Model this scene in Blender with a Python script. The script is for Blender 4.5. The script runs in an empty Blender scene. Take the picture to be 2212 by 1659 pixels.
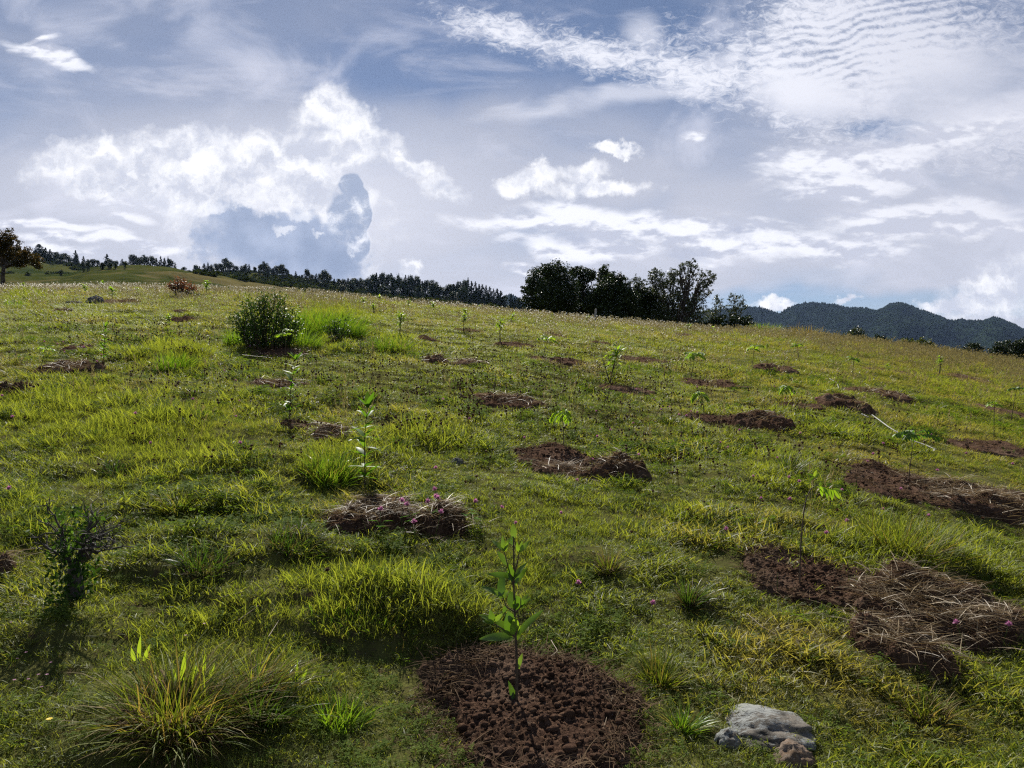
import bpy, math, random
import numpy as np
R = math.radians
S = bpy.context.scene
COL = S.collection
FOC = 1609.0            # focal length in pixels of a 2212 px wide frame
EYE = 1.6
# ---------------------------------------------------------------- camera, sun, exposure
cd = bpy.data.cameras.new('camera')
cam = bpy.data.objects.new('camera', cd); COL.objects.link(cam)
cam.location = (0, 0, EYE); cam.rotation_euler = (R(90), 0, 0)
cd.sensor_fit = 'HORIZONTAL'; cd.sensor_width = 36.0; cd.lens = 36.0 * FOC / 2212.0
cd.clip_start = 0.05; cd.clip_end = 20000
S.camera = cam
SUN_EL, SUN_AZ = 41.0, -13.0      # azimuth from +Y towards +X
sd = bpy.data.lights.new('sun', 'SUN'); sd.energy = 5.0; sd.angle = R(0.6); sd.color = (1.0, 0.955, 0.87)
sun = bpy.data.objects.new('sun', sd); COL.objects.link(sun)
sun.location = (-200, 800, 700)
from mathutils import Vector, Matrix, Euler
_sd = Vector((math.sin(R(SUN_AZ))*math.cos(R(SUN_EL)), math.cos(R(SUN_AZ))*math.cos(R(SUN_EL)), math.sin(R(SUN_EL))))
sun.rotation_euler = _sd.to_track_quat('Z', 'Y').to_euler()
S.view_settings.view_transform = 'Standard'; S.view_settings.look = 'None'
S.view_settings.exposure = 0.76; S.view_settings.gamma = 1.0
S.cycles.max_bounces = 5; S.cycles.diffuse_bounces = 2; S.cycles.glossy_bounces = 1
S.cycles.transmission_bounces = 3; S.cycles.transparent_max_bounces = 4; S.cycles.volume_bounces = 0
S.cycles.caustics_reflective = False; S.cycles.caustics_refractive = False
S.cycles.use_adaptive_sampling = True; S.cycles.adaptive_threshold = 0.012
S.cycles.use_denoising = False; S.cycles.sample_clamp_direct = 2.2; S.cycles.sample_clamp_indirect = 1.0; S.cycles.filter_width = 1.25

# ---------------------------------------------------------------- node expressions
class E:
    def __init__(s, t, v): s.t = t; s.v = v
    def m(s, op, *a, clamp=False):
        n = s.t.nodes.new('ShaderNodeMath'); n.operation = op; n.use_clamp = clamp
        for i, q in enumerate((s,) + a):
            q = q.v if isinstance(q, E) else q
            if isinstance(q, (int, float)): n.inputs[i].default_value = q
            else: s.t.links.new(q, n.inputs[i])
        return E(s.t, n.outputs[0])
    def __add__(s, o): return s.m('ADD', o)
    __radd__ = __add__
    def __mul__(s, o): return s.m('MULTIPLY', o)
    __rmul__ = __mul__
    def __sub__(s, o): return s.m('SUBTRACT', o)
    def __rsub__(s, o): return E(s.t, float(o)).m('SUBTRACT', s)
    def __truediv__(s, o): return s.m('DIVIDE', o)
    def mx(s, o): return s.m('MAXIMUM', o)
    def mn(s, o): return s.m('MINIMUM', o)
    def ss(s, a, b):                                # smoothstep a..b -> 0..1
        n = s.t.nodes.new('ShaderNodeMapRange'); n.interpolation_type = 'SMOOTHSTEP'
        s.t.links.new(s.v, n.inputs[0])
        n.inputs[1].default_value = a; n.inputs[2].default_value = b
        if a > b: n.inputs[1].default_value = b; n.inputs[2].default_value = a; n.inputs[3].default_value = 1; n.inputs[4].default_value = 0
        return E(s.t, n.outputs[0])
def nd(t, kind, ins=None, **kw):
    n = t.nodes.new('ShaderNode' + kind)
    for k, v in kw.items(): setattr(n, k, v)
    for k, v in (ins or {}).items():
        v = v.v if isinstance(v, E) else v
        if isinstance(v, bpy.types.NodeSocket): t.links.new(v, n.inputs[k])
        else: n.inputs[k].default_value = v
    return n
def c4(c): return (c[0], c[1], c[2], 1.0)
def mixc(t, f, a, b, mode='MIX'):
    n = t.nodes.new('ShaderNodeMix'); n.data_type = 'RGBA'; n.blend_type = mode; n.clamp_factor = True
    for i, q in ((0, f), (6, a), (7, b)):
        q = q.v if isinstance(q, E) else q
        if isinstance(q, bpy.types.NodeSocket): t.links.new(q, n.inputs[i])
        elif isinstance(q, (int, float)): n.inputs[i].default_value = q
        else: n.inputs[i].default_value = c4(q)
    return n.outputs[2]
def noise(t, vec, scale, detail=3, rough=0.55, dist=0.0, out=0, loc=None, sc=None, rot=0.0):
    if loc or sc or rot:
        mp = nd(t, 'Mapping', {'Vector': vec}); mp.inputs['Location'].default_value = loc or (0, 0, 0)
        mp.inputs['Scale'].default_value = sc or (1, 1, 1); mp.inputs['Rotation'].default_value = (0, 0, rot)
        vec = mp.outputs[0]
    n = nd(t, 'TexNoise', {'Vector': vec, 'Scale': scale, 'Detail': detail, 'Roughness': rough, 'Distortion': dist})
    return E(t, n.outputs[out]) if out == 0 else n.outputs[out]
def vadd(t, a, b, op='ADD', s=None):
    n = t.nodes.new('ShaderNodeVectorMath'); n.operation = op
    for i, q in ((0, a), (1, b)):
        if q is None: continue
        if isinstance(q, bpy.types.NodeSocket): t.links.new(q, n.inputs[i])
        else: n.inputs[i].default_value = q
    if s is not None: n.inputs[3].default_value = s
    return n.outputs[0] if op not in ('LENGTH', 'DOT_PRODUCT') else n.outputs[1]

# ---------------------------------------------------------------- sky
def build_sky():
    W = bpy.data.worlds.new('World'); S.world = W; W.use_nodes = True
    t = W.node_tree; t.nodes.clear()
    sky = nd(t, 'TexSky', sky_type='NISHITA', sun_disc=False, sun_elevation=R(SUN_EL), sun_rotation=R(SUN_AZ))
    sky.altitude = 2700; sky.dust_density = 0.6; sky.air_density = 1.0; sky.ozone_density = 1.5
    tc = nd(t, 'TexCoord'); sep = nd(t, 'SeparateXYZ', {0: tc.outputs['Generated']})
    dx, dy, dz = (E(t, sep.outputs[i]) for i in range(3))
    y0 = dy.m('ABSOLUTE').mx(0.18)
    X = dx / y0 * 16.09 + 11.06; Y = 8.30 - dz / y0 * 16.09
    P = nd(t, 'CombineXYZ', {0: X, 1: Y, 2: 0.0}).outputs[0]
    # domain warps
    w1 = vadd(t, noise(t, P, 0.55, 2, 0.5, out=1), (0.5, 0.5, 0.5), 'SUBTRACT')
    w2 = vadd(t, noise(t, P, 2.2, 5, 0.62, out=1), (0.5, 0.5, 0.5), 'SUBTRACT')
    Pw = vadd(t, P, vadd(t, w2, None, 'SCALE', 0.75))          # small billows
    Pc = vadd(t, P, vadd(t, w1, None, 'SCALE', 1.1))           # slow warp
    last = [None]
    def field(src, L):          # nearest of many soft ellipses; evaluated one after another
        f = None; src0 = src
        for i, e in enumerate(L):
            if i % 3 == 0 and last[0] is not None:
                n = t.nodes.new('ShaderNodeVectorMath'); n.operation = 'MULTIPLY_ADD'
                t.links.new(last[0].v, n.inputs[0]); n.inputs[1].default_value = (1e-7, 1e-7, 0); t.links.new(src0, n.inputs[2]); src = n.outputs[0]
            cx, cy, rx, ry = e[:4]; rot = e[4] if len(e) > 4 else 0
            mp = nd(t, 'Mapping', {'Vector': src}, vector_type='TEXTURE')
            mp.inputs['Location'].default_value = (cx/100, cy/100, 0)
            mp.inputs['Rotation'].default_value = (0, 0, R(rot)); mp.inputs['Scale'].default_value = (rx/100, ry/100, 1)
            d = E(t, vadd(t, mp.outputs[0], None, 'LENGTH'))
            if f is None: f = d
            else:
                f = f.m('SMOOTH_MIN', d, 0.25)
            last[0] = f
        return 1.0 - f
    n_hi = noise(t, P, 1.5, 7, 0.58, 0.2)                        # crinkle
    n_lo = noise(t, P, 0.33, 4, 0.5, 0.4, loc=(3, 1, 0), sc=(0.7, 1.5, 1), rot=R(-8))
    n_st = noise(t, P, 0.5, 6, 0.6, 0.5, loc=(7, 2, 5), sc=(0.6, 2.3, 1), rot=R(-14))
    # base : clear sky behind, thin high veil over most of it
    bg = mixc(t, 1.0, sky.outputs[0], (0.080, 0.0745, 0.0735), 'MULTIPLY')
    veilc = mixc(t, Y.ss(-0.5, 5.2), (0.285, 0.338, 0.480), (0.560, 0.582, 0.680))
    hole = field(Pc, [(1250, 70, 420, 150, 12), (950, 130, 260, 90), (1960, 655, 560, 34, 1), (1960, 290, 120, 22, 4)])
    right = X.ss(15, 23); left = X.ss(5.5, -1)
    n_v = noise(t, P, 0.42, 5, 0.55, 0.6, loc=(2, 8, 1), sc=(0.8, 1.3, 1), rot=R(-20))
    veil = 0.66 + (n_lo - 0.5) * 1.6 + Y.ss(0.0, 5.0) * 0.34 - hole.ss(-0.45, 0.5) * 0.80
    back = dy.ss(-0.25, 0.15)
    veil = veil.mn(0.97).mx(0.05) * (back * 0.75 + 0.25)
    col = mixc(t, veil, bg, veilc)
    col = mixc(t, (n_v.ss(0.50, 0.72)) * (Y.ss(-6, 2.0) * 0.6) * back, col, (0.72, 0.74, 0.86))
    col = mixc(t, (n_st.ss(0.50, 0.75)) * Y.ss(-6, 2.5) * 0.4 * back, col, (0.76, 0.77, 0.88))
    # high cirrocumulus wing, top right, rippled
    wing = field(Pc, [(1120, 78, 150, 30, 15), (1300, 118, 190, 44, 11), (1500, 160, 200, 50, 11), (1730, 175, 230, 95, 14),
                      (1960, 130, 330, 150, 0), (2160, 260, 250, 90, -10), (1790, 30, 210, 80, -24)])
    gran = noise(t, P, 4.6, 7, 0.74, 0.8, sc=(0.7, 1.4, 1), rot=R(10))
    wv = nd(t, 'TexWave', {'Vector': nd(t, 'Mapping', {'Vector': Pc, 'Rotation': (0, 0, R(11))}).outputs[0], 'Scale': 1.7, 'Distortion': 1.6, 'Detail': 4, 'Detail Scale': 1.8, 'Detail Roughness': 0.7}, wave_type='BANDS', bands_direction='Y')
    rip = E(t, wv.outputs[1])
    ripm = field(P, [(1880, 80, 300, 130, -12)]).ss(-0.1, 0.6) * (n_v.ss(0.25, 0.45))
    soft = field(P, [(2080, 190, 250, 100, -15), (1750, 215, 140, 50, 10)]).ss(-0.3, 0.6)
    gr = (gran - 0.5) * 3.6 * (1.0 - soft * 0.88)
    wa = (wing + gr + (n_lo - 0.5) * 1.4 + (rip - 0.5) * ripm * (1.0 - soft * 0.8) * 0.8).ss(-0.5, 1.05)
    wa = wa * (0.90 - right * 0.16)
    wc = mixc(t, right, (0.93, 0.94, 1.02), (0.76, 0.77, 0.86))
    col = mixc(t, wa, col, wc)
    wis2 = (field(Pc, [(1390, 70, 60, 45, 50), (1560, 125, 55, 26), (1330, 220, 260, 30, -8), (1180, 245, 160, 26, -6)]) + (n_st - 0.5) * 2.6).ss(-0.3, 0.9) * 0.55
    col = mixc(t, wis2, col, (0.88, 0.89, 0.98))
    # relief of the lit cloud tops: noise compared with itself a step towards the sun
    def relief(scale, step, k, src=Pw, **kw):
        a = noise(t, src, scale, 5, 0.58, 0.1, **kw); b = noise(t, vadd(t, src, step), scale, 5, 0.58, 0.1, **kw)
        return (a - b) * k + 0.5
    rl = relief(0.85, (0.06, -0.30, 0), 2.6)
    # broad soft banks : long lens sheets, low-left layers and the right-hand cluster
    n_sh = noise(t, P, 1.5, 7, 0.62, 0.5, sc=(0.55, 1.5, 1))
    sheets = field(Pc, [(1290, 470, 150, 24, 4), (1180, 492, 230, 20, 2), (1400, 500, 300, 34, 5), (1560, 525, 260, 38, 6), (1500, 492, 200, 18, 4), (1760, 540, 260, 30, 0), (2050, 500, 240, 40, -3),
                        (1860, 350, 230, 44, -8), (1750, 345, 110, 40, -6), (1820, 400, 170, 40, -6), (2060, 300, 170, 34, -12), (1940, 470, 200, 34, -6),
                        (80, 490, 200, 12, 7), (240, 528, 220, 13, 3), (275, 455, 90, 10, 8), (275, 485, 70, 9, 2), (60, 548, 160, 14, 5),
                        (100, 122, 105, 13, 13), (85, 95, 45, 9, -10), (1512, 290, 36, 15, -15), (1150, 575, 60, 14), (1300, 540, 200, 18, 3)])
    sa = (sheets + (n_sh - 0.5) * 1.9).ss(-0.28, 0.55) * 0.92
    sdk = (relief(0.9, (0.03, -0.16, 0), 2.6, P, sc=(0.6, 1.5, 1)) - X.ss(12, 19) * 0.08).ss(0.28, 0.60)
    scol = mixc(t, sdk, (0.56, 0.59, 0.71), (0.98, 0.99, 1.06)); scol = mixc(t, right * 0.5, scol, (0.66, 0.67, 0.76))
    col = mixc(t, sa, col, scol)
    # white cumulus
    glow = field(P, [(620, 430, 420, 190), (380, 400, 330, 110)]).ss(-0.4, 0.9) * 0.55
    col = mixc(t, glow, col, (0.86, 0.87, 0.96))
    cum = field(Pw, [(180, 352, 118, 50, -5), (330, 340, 80, 60), (420, 315, 110, 44), (560, 335, 110, 48), (490, 385, 230, 62), (280, 400, 150, 36),
                     (715, 232, 52, 60, 35), (765, 285, 120, 46, 25), (690, 330, 120, 60), (640, 420, 165, 60), (470, 430, 100, 60),
                     (600, 510, 205, 95), (700, 570, 110, 80), (640, 640, 170, 90),
                     (885, 582, 27, 24), (965, 412, 62, 24, 18), (880, 355, 62, 20, 15),
                     (1140, 388, 66, 28, -12), (1265, 372, 62, 26, -5), (1290, 408, 110, 20, 0), (1330, 322, 46, 14, 5),
                     (2140, 640, 125, 50, -18), (2240, 610, 90, 60), (2050, 668, 90, 16), (1668, 662, 52, 15), (1825, 650, 32, 10, -8)])
    cf = cum + (n_hi - 0.5) * 1.9
    ca = cf.ss(-0.30, 0.50)
    lit = (rl - X.ss(13, 20) * 0.12 + (0.5 - cum) * 0.20).ss(0.10, 0.92)
    cc = mixc(t, lit, (0.62, 0.65, 0.76), (1.06, 1.06, 1.09))
    # shaded underside of the big cumulus
    und = field(Pw, [(600, 540, 220, 88, 0), (520, 505, 125, 62, 0), (705, 550, 108, 90), (610, 640, 220, 90)]) + (n_hi - 0.5) * 1.3
    uc = mixc(t, noise(t, P, 0.9, 4, 0.5, loc=(1, 4, 0)).ss(0.3, 0.7), (0.30, 0.37, 0.53), (0.46, 0.53, 0.70))
    cc = mixc(t, und.ss(-0.05, 0.30), cc, uc)
    hump = field(Pw, [(200, 355, 90, 26, 15)]).ss(-0.2, 0.9) * 0.5
    cc = mixc(t, hump, cc, (0.60, 0.63, 0.74))
    col = mixc(t, ca * 0.97, col, cc)
    tur = field(P, [(758, 398, 30, 28), (768, 440, 30, 50), (784, 470, 24, 40), (774, 525, 30, 50), (740, 470, 40, 60)]) + (n_hi - 0.5) * 0.9
    tcx = mixc(t, (rl - 0.05).ss(0.35, 0.95), (0.34, 0.41, 0.57), (0.95, 0.97, 1.05)); tcx = mixc(t, tur.ss(0.22, -0.02) * X.ss(7.6, 7.95), tcx, (1.02, 1.02, 1.08))
    col = mixc(t, tur.ss(-0.02, 0.22) * 0.85, col, tcx)
    wis = (field(Pw, [(655, 470, 26, 14, 20), (615, 500, 30, 9), (690, 505, 20, 7), (455, 462, 34, 12, -25)]) + (n_hi - 0.5) * 1.6).ss(-0.1, 0.7) * 0.6
    col = mixc(t, wis, col, (0.95, 0.96, 1.02))
    gsm = (field(Pw, [(1250, 523, 24, 10), (1580, 510, 50, 14, -5), (1480, 552, 60, 14)]) + (n_hi - 0.5) * 1.0).ss(-0.4, 0.7) * 0.5
    col = mixc(t, gsm, col, (0.46, 0.50, 0.64))
    b = nd(t, 'Background', {'Color': col, 'Strength': 0.615}); o = nd(t, 'OutputWorld'); t.links.new(b.outputs[0], o.inputs[0])
    W.cycles.sampling_method = 'MANUAL'; W.cycles.sample_map_resolution = 512
build_sky()
# ---------------------------------------------------------------- numpy noise and helpers
rng = np.random.default_rng(7)
def _hash(ix, iy, seed):
    h = (ix.astype(np.int64) * 374761393 + iy.astype(np.int64) * 668265263 + seed * 1442695041) & 0x7fffffff
    h = ((h ^ (h >> 13)) * 1274126177) & 0x7fffffff
    return ((h ^ (h >> 16)) & 0xffff) / 65535.0
def vnoise(x, y, seed=0):
    x = np.asarray(x, float); y = np.asarray(y, float)
    ix = np.floor(x); iy = np.floor(y); fx = x - ix; fy = y - iy
    fx = fx*fx*(3-2*fx); fy = fy*fy*(3-2*fy); ix = ix.astype(np.int64); iy = iy.astype(np.int64)
    a = _hash(ix, iy, seed); b = _hash(ix+1, iy, seed); c = _hash(ix, iy+1, seed); d = _hash(ix+1, iy+1, seed)
    return (a*(1-fx)+b*fx)*(1-fy) + (c*(1-fx)+d*fx)*fy - 0.5
def fbm(x, y, seed=0, octv=4, gain=0.5):
    s = 0; a = 1.0; f = 1.0
    for k in range(octv):
        s = s + a * vnoise(x*f + 17.3*k, y*f - 9.1*k, seed + k); a *= gain; f *= 2.03
    return s
def sstep(a, b, x):
    t = np.clip((np.asarray(x, float) - a) / (b - a), 0, 1); return t*t*(3-2*t)
def mesh_obj(name, V, F, mat, parent=None, attrs=None, smooth=True, loc=(0, 0, 0)):
    """V (n,3) array, F: array (m,k) or list of such arrays"""
    me = bpy.data.meshes.new(name)
    V = np.asarray(V, np.float32)
    Fs = [np.asarray(f, np.int32) for f in (F if isinstance(F, list) else [F]) if len(f)]
    loops = np.concatenate([f.ravel() for f in Fs]); tot = np.concatenate([np.full(len(f), f.shape[1], np.int32) for f in Fs])
    me.vertices.add(len(V)); me.vertices.foreach_set('co', V.ravel())
    me.loops.add(len(loops)); me.loops.foreach_set('vertex_index', loops)
    me.polygons.add(len(tot)); st = np.concatenate([[0], np.cumsum(tot)[:-1]]).astype(np.int32)
    me.polygons.foreach_set('loop_start', st); me.polygons.foreach_set('loop_total', tot)
    if smooth: me.polygons.foreach_set('use_smooth', np.ones(len(tot), bool))
    for k, a in (attrs or {}).items():
        a = np.asarray(a, np.float32)
        at = me.attributes.new(k, 'FLOAT', 'POINT'); at.data.foreach_set('value', a)
    me.update(calc_edges=True); me.validate(clean_customdata=False)
    for m in (mat if isinstance(mat, (list, tuple)) else [mat]): me.materials.append(m)
    o = bpy.data.objects.new(name, me); COL.objects.link(o); o.location = loc
    if parent: o.parent = parent
    return o
def tag(o, label=None, cat=None, group=None, kind=None):
    for k, v in (('label', label), ('category', cat), ('group', group), ('kind', kind)):
        if v: o[k] = v
    return o
def empty(name, loc, label, cat, group=None):
    o = bpy.data.objects.new(name, None); COL.objects.link(o); o.location = loc; o.empty_display_size = 0.1
    return tag(o, label, cat, group)
def grid_faces(nr, nc):
    i = np.arange((nr-1)*(nc-1)); r = i // (nc-1); c = i % (nc-1); a = r*nc + c
    return np.stack([a, a+1, a+nc+1, a+nc], 1)

# ---------------------------------------------------------------- terrain
def tpx(y): return (830 - np.asarray(y, float)) / FOC
def upx(x): return (np.asarray(x, float) - 1106) / FOC
YC = 36.0
_cx = [-1500, -400, 0, 150, 400, 640, 900, 1130, 1290, 1500, 1700, 1850, 2000, 2212, 2600, 3600]
_cy = [585, 608, 622, 622, 624, 634, 655, 675, 693, 710, 719, 738, 758, 787, 815, 850]
def crest_t(u): return np.interp(u, upx(_cx), tpx(_cy))
BUMPS = []           # x, y, rx, ry, height   small banks and hummocks of the meadow
DIPS = []            # dug places
def Hbase(x, y):
    x = np.asarray(x, float); y = np.asarray(y, float)
    ys = np.maximum(y, 0.05); u = np.clip(x / np.maximum(y, 1.5), -1.6, 1.6)
    t = crest_t(u)
    T = t + EYE / YC * 1.02 - EYE / np.maximum(ys, 1e-3)
    z = EYE + ys * T
    d = np.maximum(ys - YC * 0.86, 0)
    z = z - 0.0062 * d * d * np.where(d < 60, 1, 0) - np.where(d >= 60, 0.0062*3600 + (d-60)*0.02, 0)
    # beyond the crest the ground falls, then the hillside rises on the left
    zf = z
    yb = np.maximum(ys, 1.0)
    K = tpx(np.interp(u, upx([-3000, -400, 0, 100, 153, 198, 239, 277, 319, 367, 414, 526, 640, 760, 900, 1130, 1400, 3000]),
                      [570, 592, 598, 594, 586, 574, 571, 571, 574, 580, 589, 612, 628, 646, 662, 690, 730, 800]))
    Rg = tpx(np.interp(u, upx([-3000, -400, 0, 83, 150, 200, 300, 424, 480, 560, 620, 700, 760, 860, 960, 1060, 1130, 1250, 1500, 3000]),
                       [470, 505, 541, 553, 567, 577, 576, 588, 590, 592, 597, 612, 620, 634, 645, 655, 672, 700, 745, 850]))
    Tc = crest_t(u) - 0.006
    ks = sstep(70, 235, yb); zk = EYE + yb * (Tc - 0.022 + (K - Tc + 0.022) * ks)
    back = sstep(235, 300, yb); zk = zk - back * yb * 0.018
    ks2 = sstep(300, 470, yb); zr = EYE + yb * (K - 0.018 + (Rg - K + 0.018) * ks2)
    zh = np.where(yb < 300, zk, zr)
    zh = zh - np.maximum(yb - 480, 0) * 0.30
    zh = np.maximum(zh, -60)
    right = sstep(0.02, 0.22, u)
    w = sstep(62, 80, yb) * (1 - right)
    d6 = 60 - YC*0.86; z6 = EYE + 60*(t + EYE/YC*1.02 - EYE/60) - 0.0062*d6*d6
    zv = np.maximum(z6 - (ys-60)*0.30, -60.0)
    z = np.where(ys > 60, zv * (1 - w) + zh * w, zf)
    z = np.where(y < 0.05, y * 0.14, z)
    return z
def H(x, y):
    x = np.asarray(x, float); y = np.asarray(y, float)
    z = Hbase(x, y)
    r = np.hypot(x, y); near = 1 - sstep(14, 40, r)
    z = z + near * (0.10 * fbm(x/1.1, y/1.1, 3, 3) + 0.035 * fbm(x/0.28, y/0.28, 9, 2)) + (1-near) * 0.10 * fbm(x/2.5, y/2.5, 5, 2) * (r < 60)
    z = z + (r > 60) * fbm(x/28, y/28, 11, 4) * np.clip((r - 60) / 60, 0, 1) * 3.0
    for (bx, by, rx, ry, h) in BUMPS:
        dx = (x - bx) / rx; dy = (y - by) / ry
        q = np.sqrt(dx*dx + dy*dy) + 0.35 * fbm(x*3.1, y*3.1, 21, 2)
        front = np.where(dy < 0, 1 - sstep(0.55, 1.0, q), 1 - sstep(0.1, 1.2, q))
        z = z + h * front
    for (bx, by, rx, ry, h) in DIPS:
        q = np.sqrt(((x - bx) / rx)**2 + ((y - by) / ry)**2)
        z = z - h * (1 - sstep(0.6, 1.0, q))
    return z
def gp(px, py, far=60.0):
    """the point of the meadow seen at pixel (px,py) of the 2212 px wide photograph"""
    u = float(upx(px)); t = float(tpx(py))
    ys = np.concatenate([np.arange(1.2, 12, 0.01), np.arange(12, far, 0.04)])
    hz = H(ys * u, ys); ray = EYE + ys * t
    i = np.argmax(hz >= ray)
    if hz[i] < ray[i]: i = int(np.argmin(ray - hz))
    y = float(ys[i]); return (u * y, y, float(hz[i]))
def Hs(x, y): return float(H(np.array([x]), np.array([y]))[0])
# ---------------------------------------------------------------- materials
def new_mat(name):
    m = bpy.data.materials.new(name); m.use_nodes = True; t = m.node_tree; t.nodes.clear()
    return m, t, nd(t, 'OutputMaterial')
def attr(t, name, kind='GEOMETRY', out='Fac'):
    return E(t, nd(t, 'Attribute', attribute_name=name, attribute_type=kind).outputs[out])
def leafy(name, lo, hi, trans=0.45, rough=0.45, spec=0.35, tcol=(1.15, 1.25, 0.6), var='hue', instanced=False, dry=None, basec=None, world=None):
    """blade / leaf material: lo..hi picked per leaf, light partly passing through"""
    m, t, o = new_mat(name)
    h = attr(t, var)
    if instanced: h = h * 0.62 + E(t, nd(t, 'ObjectInfo').outputs['Random']) * 0.38
    col = mixc(t, h, lo, hi)
    if dry:
        d = attr(t, 'dry', 'INSTANCER' if instanced else 'GEOMETRY')
        k = (d + (h - 0.5) * 0.55)
        col = mixc(t, k.ss(0.30, 0.85), col, dry)
    if world:
        n = noise(t, nd(t, 'NewGeometry').outputs['Position'], world[0], 3, 0.6)
        col = mixc(t, n.ss(0.42, 0.62) * world[1], col, world[2])
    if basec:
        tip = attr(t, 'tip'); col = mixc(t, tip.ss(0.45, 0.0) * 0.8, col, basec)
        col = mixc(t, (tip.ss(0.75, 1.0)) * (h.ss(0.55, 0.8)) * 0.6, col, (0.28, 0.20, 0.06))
    p = nd(t, 'BsdfPrincipled', {'Base Color': col, 'Roughness': rough, 'Specular IOR Level': spec})
    tr = nd(t, 'BsdfTranslucent', {'Color': mixc(t, 1.0, col, tcol, 'MULTIPLY')})
    mx = nd(t, 'MixShader', {0: trans, 1: p.outputs[0], 2: tr.outputs[0]})
    t.links.new(mx.outputs[0], o.inputs[0]); return m
def solid(name, a, b, scale=8, rough=0.9, spec=0.08, bump=0.0, detail=5, third=None, coord='Object', bscale=None):
    m, t, o = new_mat(name)
    vec = nd(t, 'TexCoord').outputs[coord]
    n = noise(t, vec, scale, detail, 0.6); col = mixc(t, n.ss(0.35, 0.65), a, b)
    if third: col = mixc(t, noise(t, vec, third[1], 4, 0.6, loc=(4, 4, 4)).ss(third[2], third[2] + 0.12), col, third[0])
    p = nd(t, 'BsdfPrincipled', {'Base Color': col, 'Roughness': rough, 'Specular IOR Level': spec})
    if bump:
        nb = noise(t, vec, bscale or scale * 2.5, 6, 0.65)
        bp = nd(t, 'Bump', {'Strength': bump, 'Distance': 0.02, 'Height': nb}); t.links.new(bp.outputs[0], p.inputs['Normal'])
    t.links.new(p.outputs[0], o.inputs[0]); return m

M = {}
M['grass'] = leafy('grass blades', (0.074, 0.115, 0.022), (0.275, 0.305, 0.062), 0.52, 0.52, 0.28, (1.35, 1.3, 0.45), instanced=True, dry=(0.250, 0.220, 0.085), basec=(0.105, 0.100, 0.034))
M['cloverinst'] = leafy('clover ground leaf', (0.060, 0.105, 0.016), (0.15, 0.19, 0.035), 0.45, 0.8, 0.05, (1.2, 1.3, 0.5), instanced=True)
M['straw'] = leafy('dry straw', (0.16, 0.11, 0.06), (0.36, 0.28, 0.16), 0.25, 0.5, 0.3, (1.1, 1.0, 0.8))
M['roots'] = leafy('brown roots and thatch', (0.045, 0.028, 0.018), (0.17, 0.115, 0.066), 0.2, 0.85, 0.05, (1.1, 1.0, 0.8))
M['seed'] = leafy('seeding grass', (0.150, 0.125, 0.050), (0.29, 0.245, 0.115), 0.4, 0.5, 0.3, (1.1, 1.05, 0.8), instanced=True)
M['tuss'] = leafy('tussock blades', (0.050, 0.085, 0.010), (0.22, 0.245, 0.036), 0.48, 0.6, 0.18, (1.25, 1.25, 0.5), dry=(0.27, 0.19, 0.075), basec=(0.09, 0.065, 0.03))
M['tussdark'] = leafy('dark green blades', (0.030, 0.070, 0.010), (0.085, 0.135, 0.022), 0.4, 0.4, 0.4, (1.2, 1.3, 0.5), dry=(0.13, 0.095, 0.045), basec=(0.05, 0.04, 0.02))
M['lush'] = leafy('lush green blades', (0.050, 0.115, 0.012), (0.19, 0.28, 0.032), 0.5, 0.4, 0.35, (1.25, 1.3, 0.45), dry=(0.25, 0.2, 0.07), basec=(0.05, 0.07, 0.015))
M['leaf'] = leafy('glossy sapling leaf', (0.055, 0.125, 0.022), (0.115, 0.20, 0.035), 0.50, 0.48, 0.16, (1.5, 1.5, 0.35))
M['leafgloss'] = leafy('large glossy leaf', (0.060, 0.125, 0.022), (0.17, 0.26, 0.045), 0.45, 0.32, 0.55, (1.4, 1.4, 0.35))
M['leafbright'] = leafy('young bright leaf', (0.13, 0.25, 0.025), (0.28, 0.38, 0.05), 0.55, 0.5, 0.35, (1.35, 1.3, 0.4))
M['stem'] = solid('dark woody stem', (0.045, 0.030, 0.020), (0.085, 0.06, 0.04), 30, 0.7, 0.3)
M['bark'] = solid('rough bark', (0.035, 0.028, 0.022), (0.09, 0.075, 0.06), 6, 0.9, 0.2, 0.5)
M['deadwood'] = solid('grey twig bark', (0.03, 0.025, 0.022), (0.09, 0.075, 0.065), 30, 0.75, 0.3)
M['shrub'] = leafy('dark shrub leaf', (0.022, 0.045, 0.012), (0.055, 0.10, 0.022), 0.28, 0.5, 0.12, (1.3, 1.5, 0.4))
M['redshrub'] = leafy('rusty shrub leaf', (0.06, 0.05, 0.025), (0.22, 0.075, 0.04), 0.4, 0.4, 0.4, (1.4, 0.9, 0.5))
M['twigleaf'] = leafy('pale sprout leaf', (0.020, 0.045, 0.010), (0.10, 0.17, 0.035), 0.4, 0.6, 0.08, (1.3, 1.4, 0.5))
M['crown'] = leafy('evergreen foliage', (0.010, 0.019, 0.006), (0.042, 0.062, 0.016), 0.14, 0.5, 0.3, (1.2, 1.3, 0.5))
M['crown_airy'] = leafy('airy grey-green foliage', (0.030, 0.042, 0.020), (0.085, 0.105, 0.045), 0.25, 0.4, 0.4, (1.2, 1.2, 0.6))
M['crown_rust'] = leafy('rusty foliage', (0.022, 0.030, 0.009), (0.095, 0.062, 0.018), 0.35, 0.5, 0.3, (1.3, 1.0, 0.5))
M['conifer'] = leafy('conifer foliage', (0.009, 0.018, 0.009), (0.028, 0.042, 0.018), 0.12, 1.0, 0.0, (1.1, 1.3, 0.6))
M['scrub'] = leafy('scrub foliage', (0.014, 0.024, 0.009), (0.050, 0.064, 0.020), 0.2, 1.0, 0.0, (1.2, 1.2, 0.6))
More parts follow.
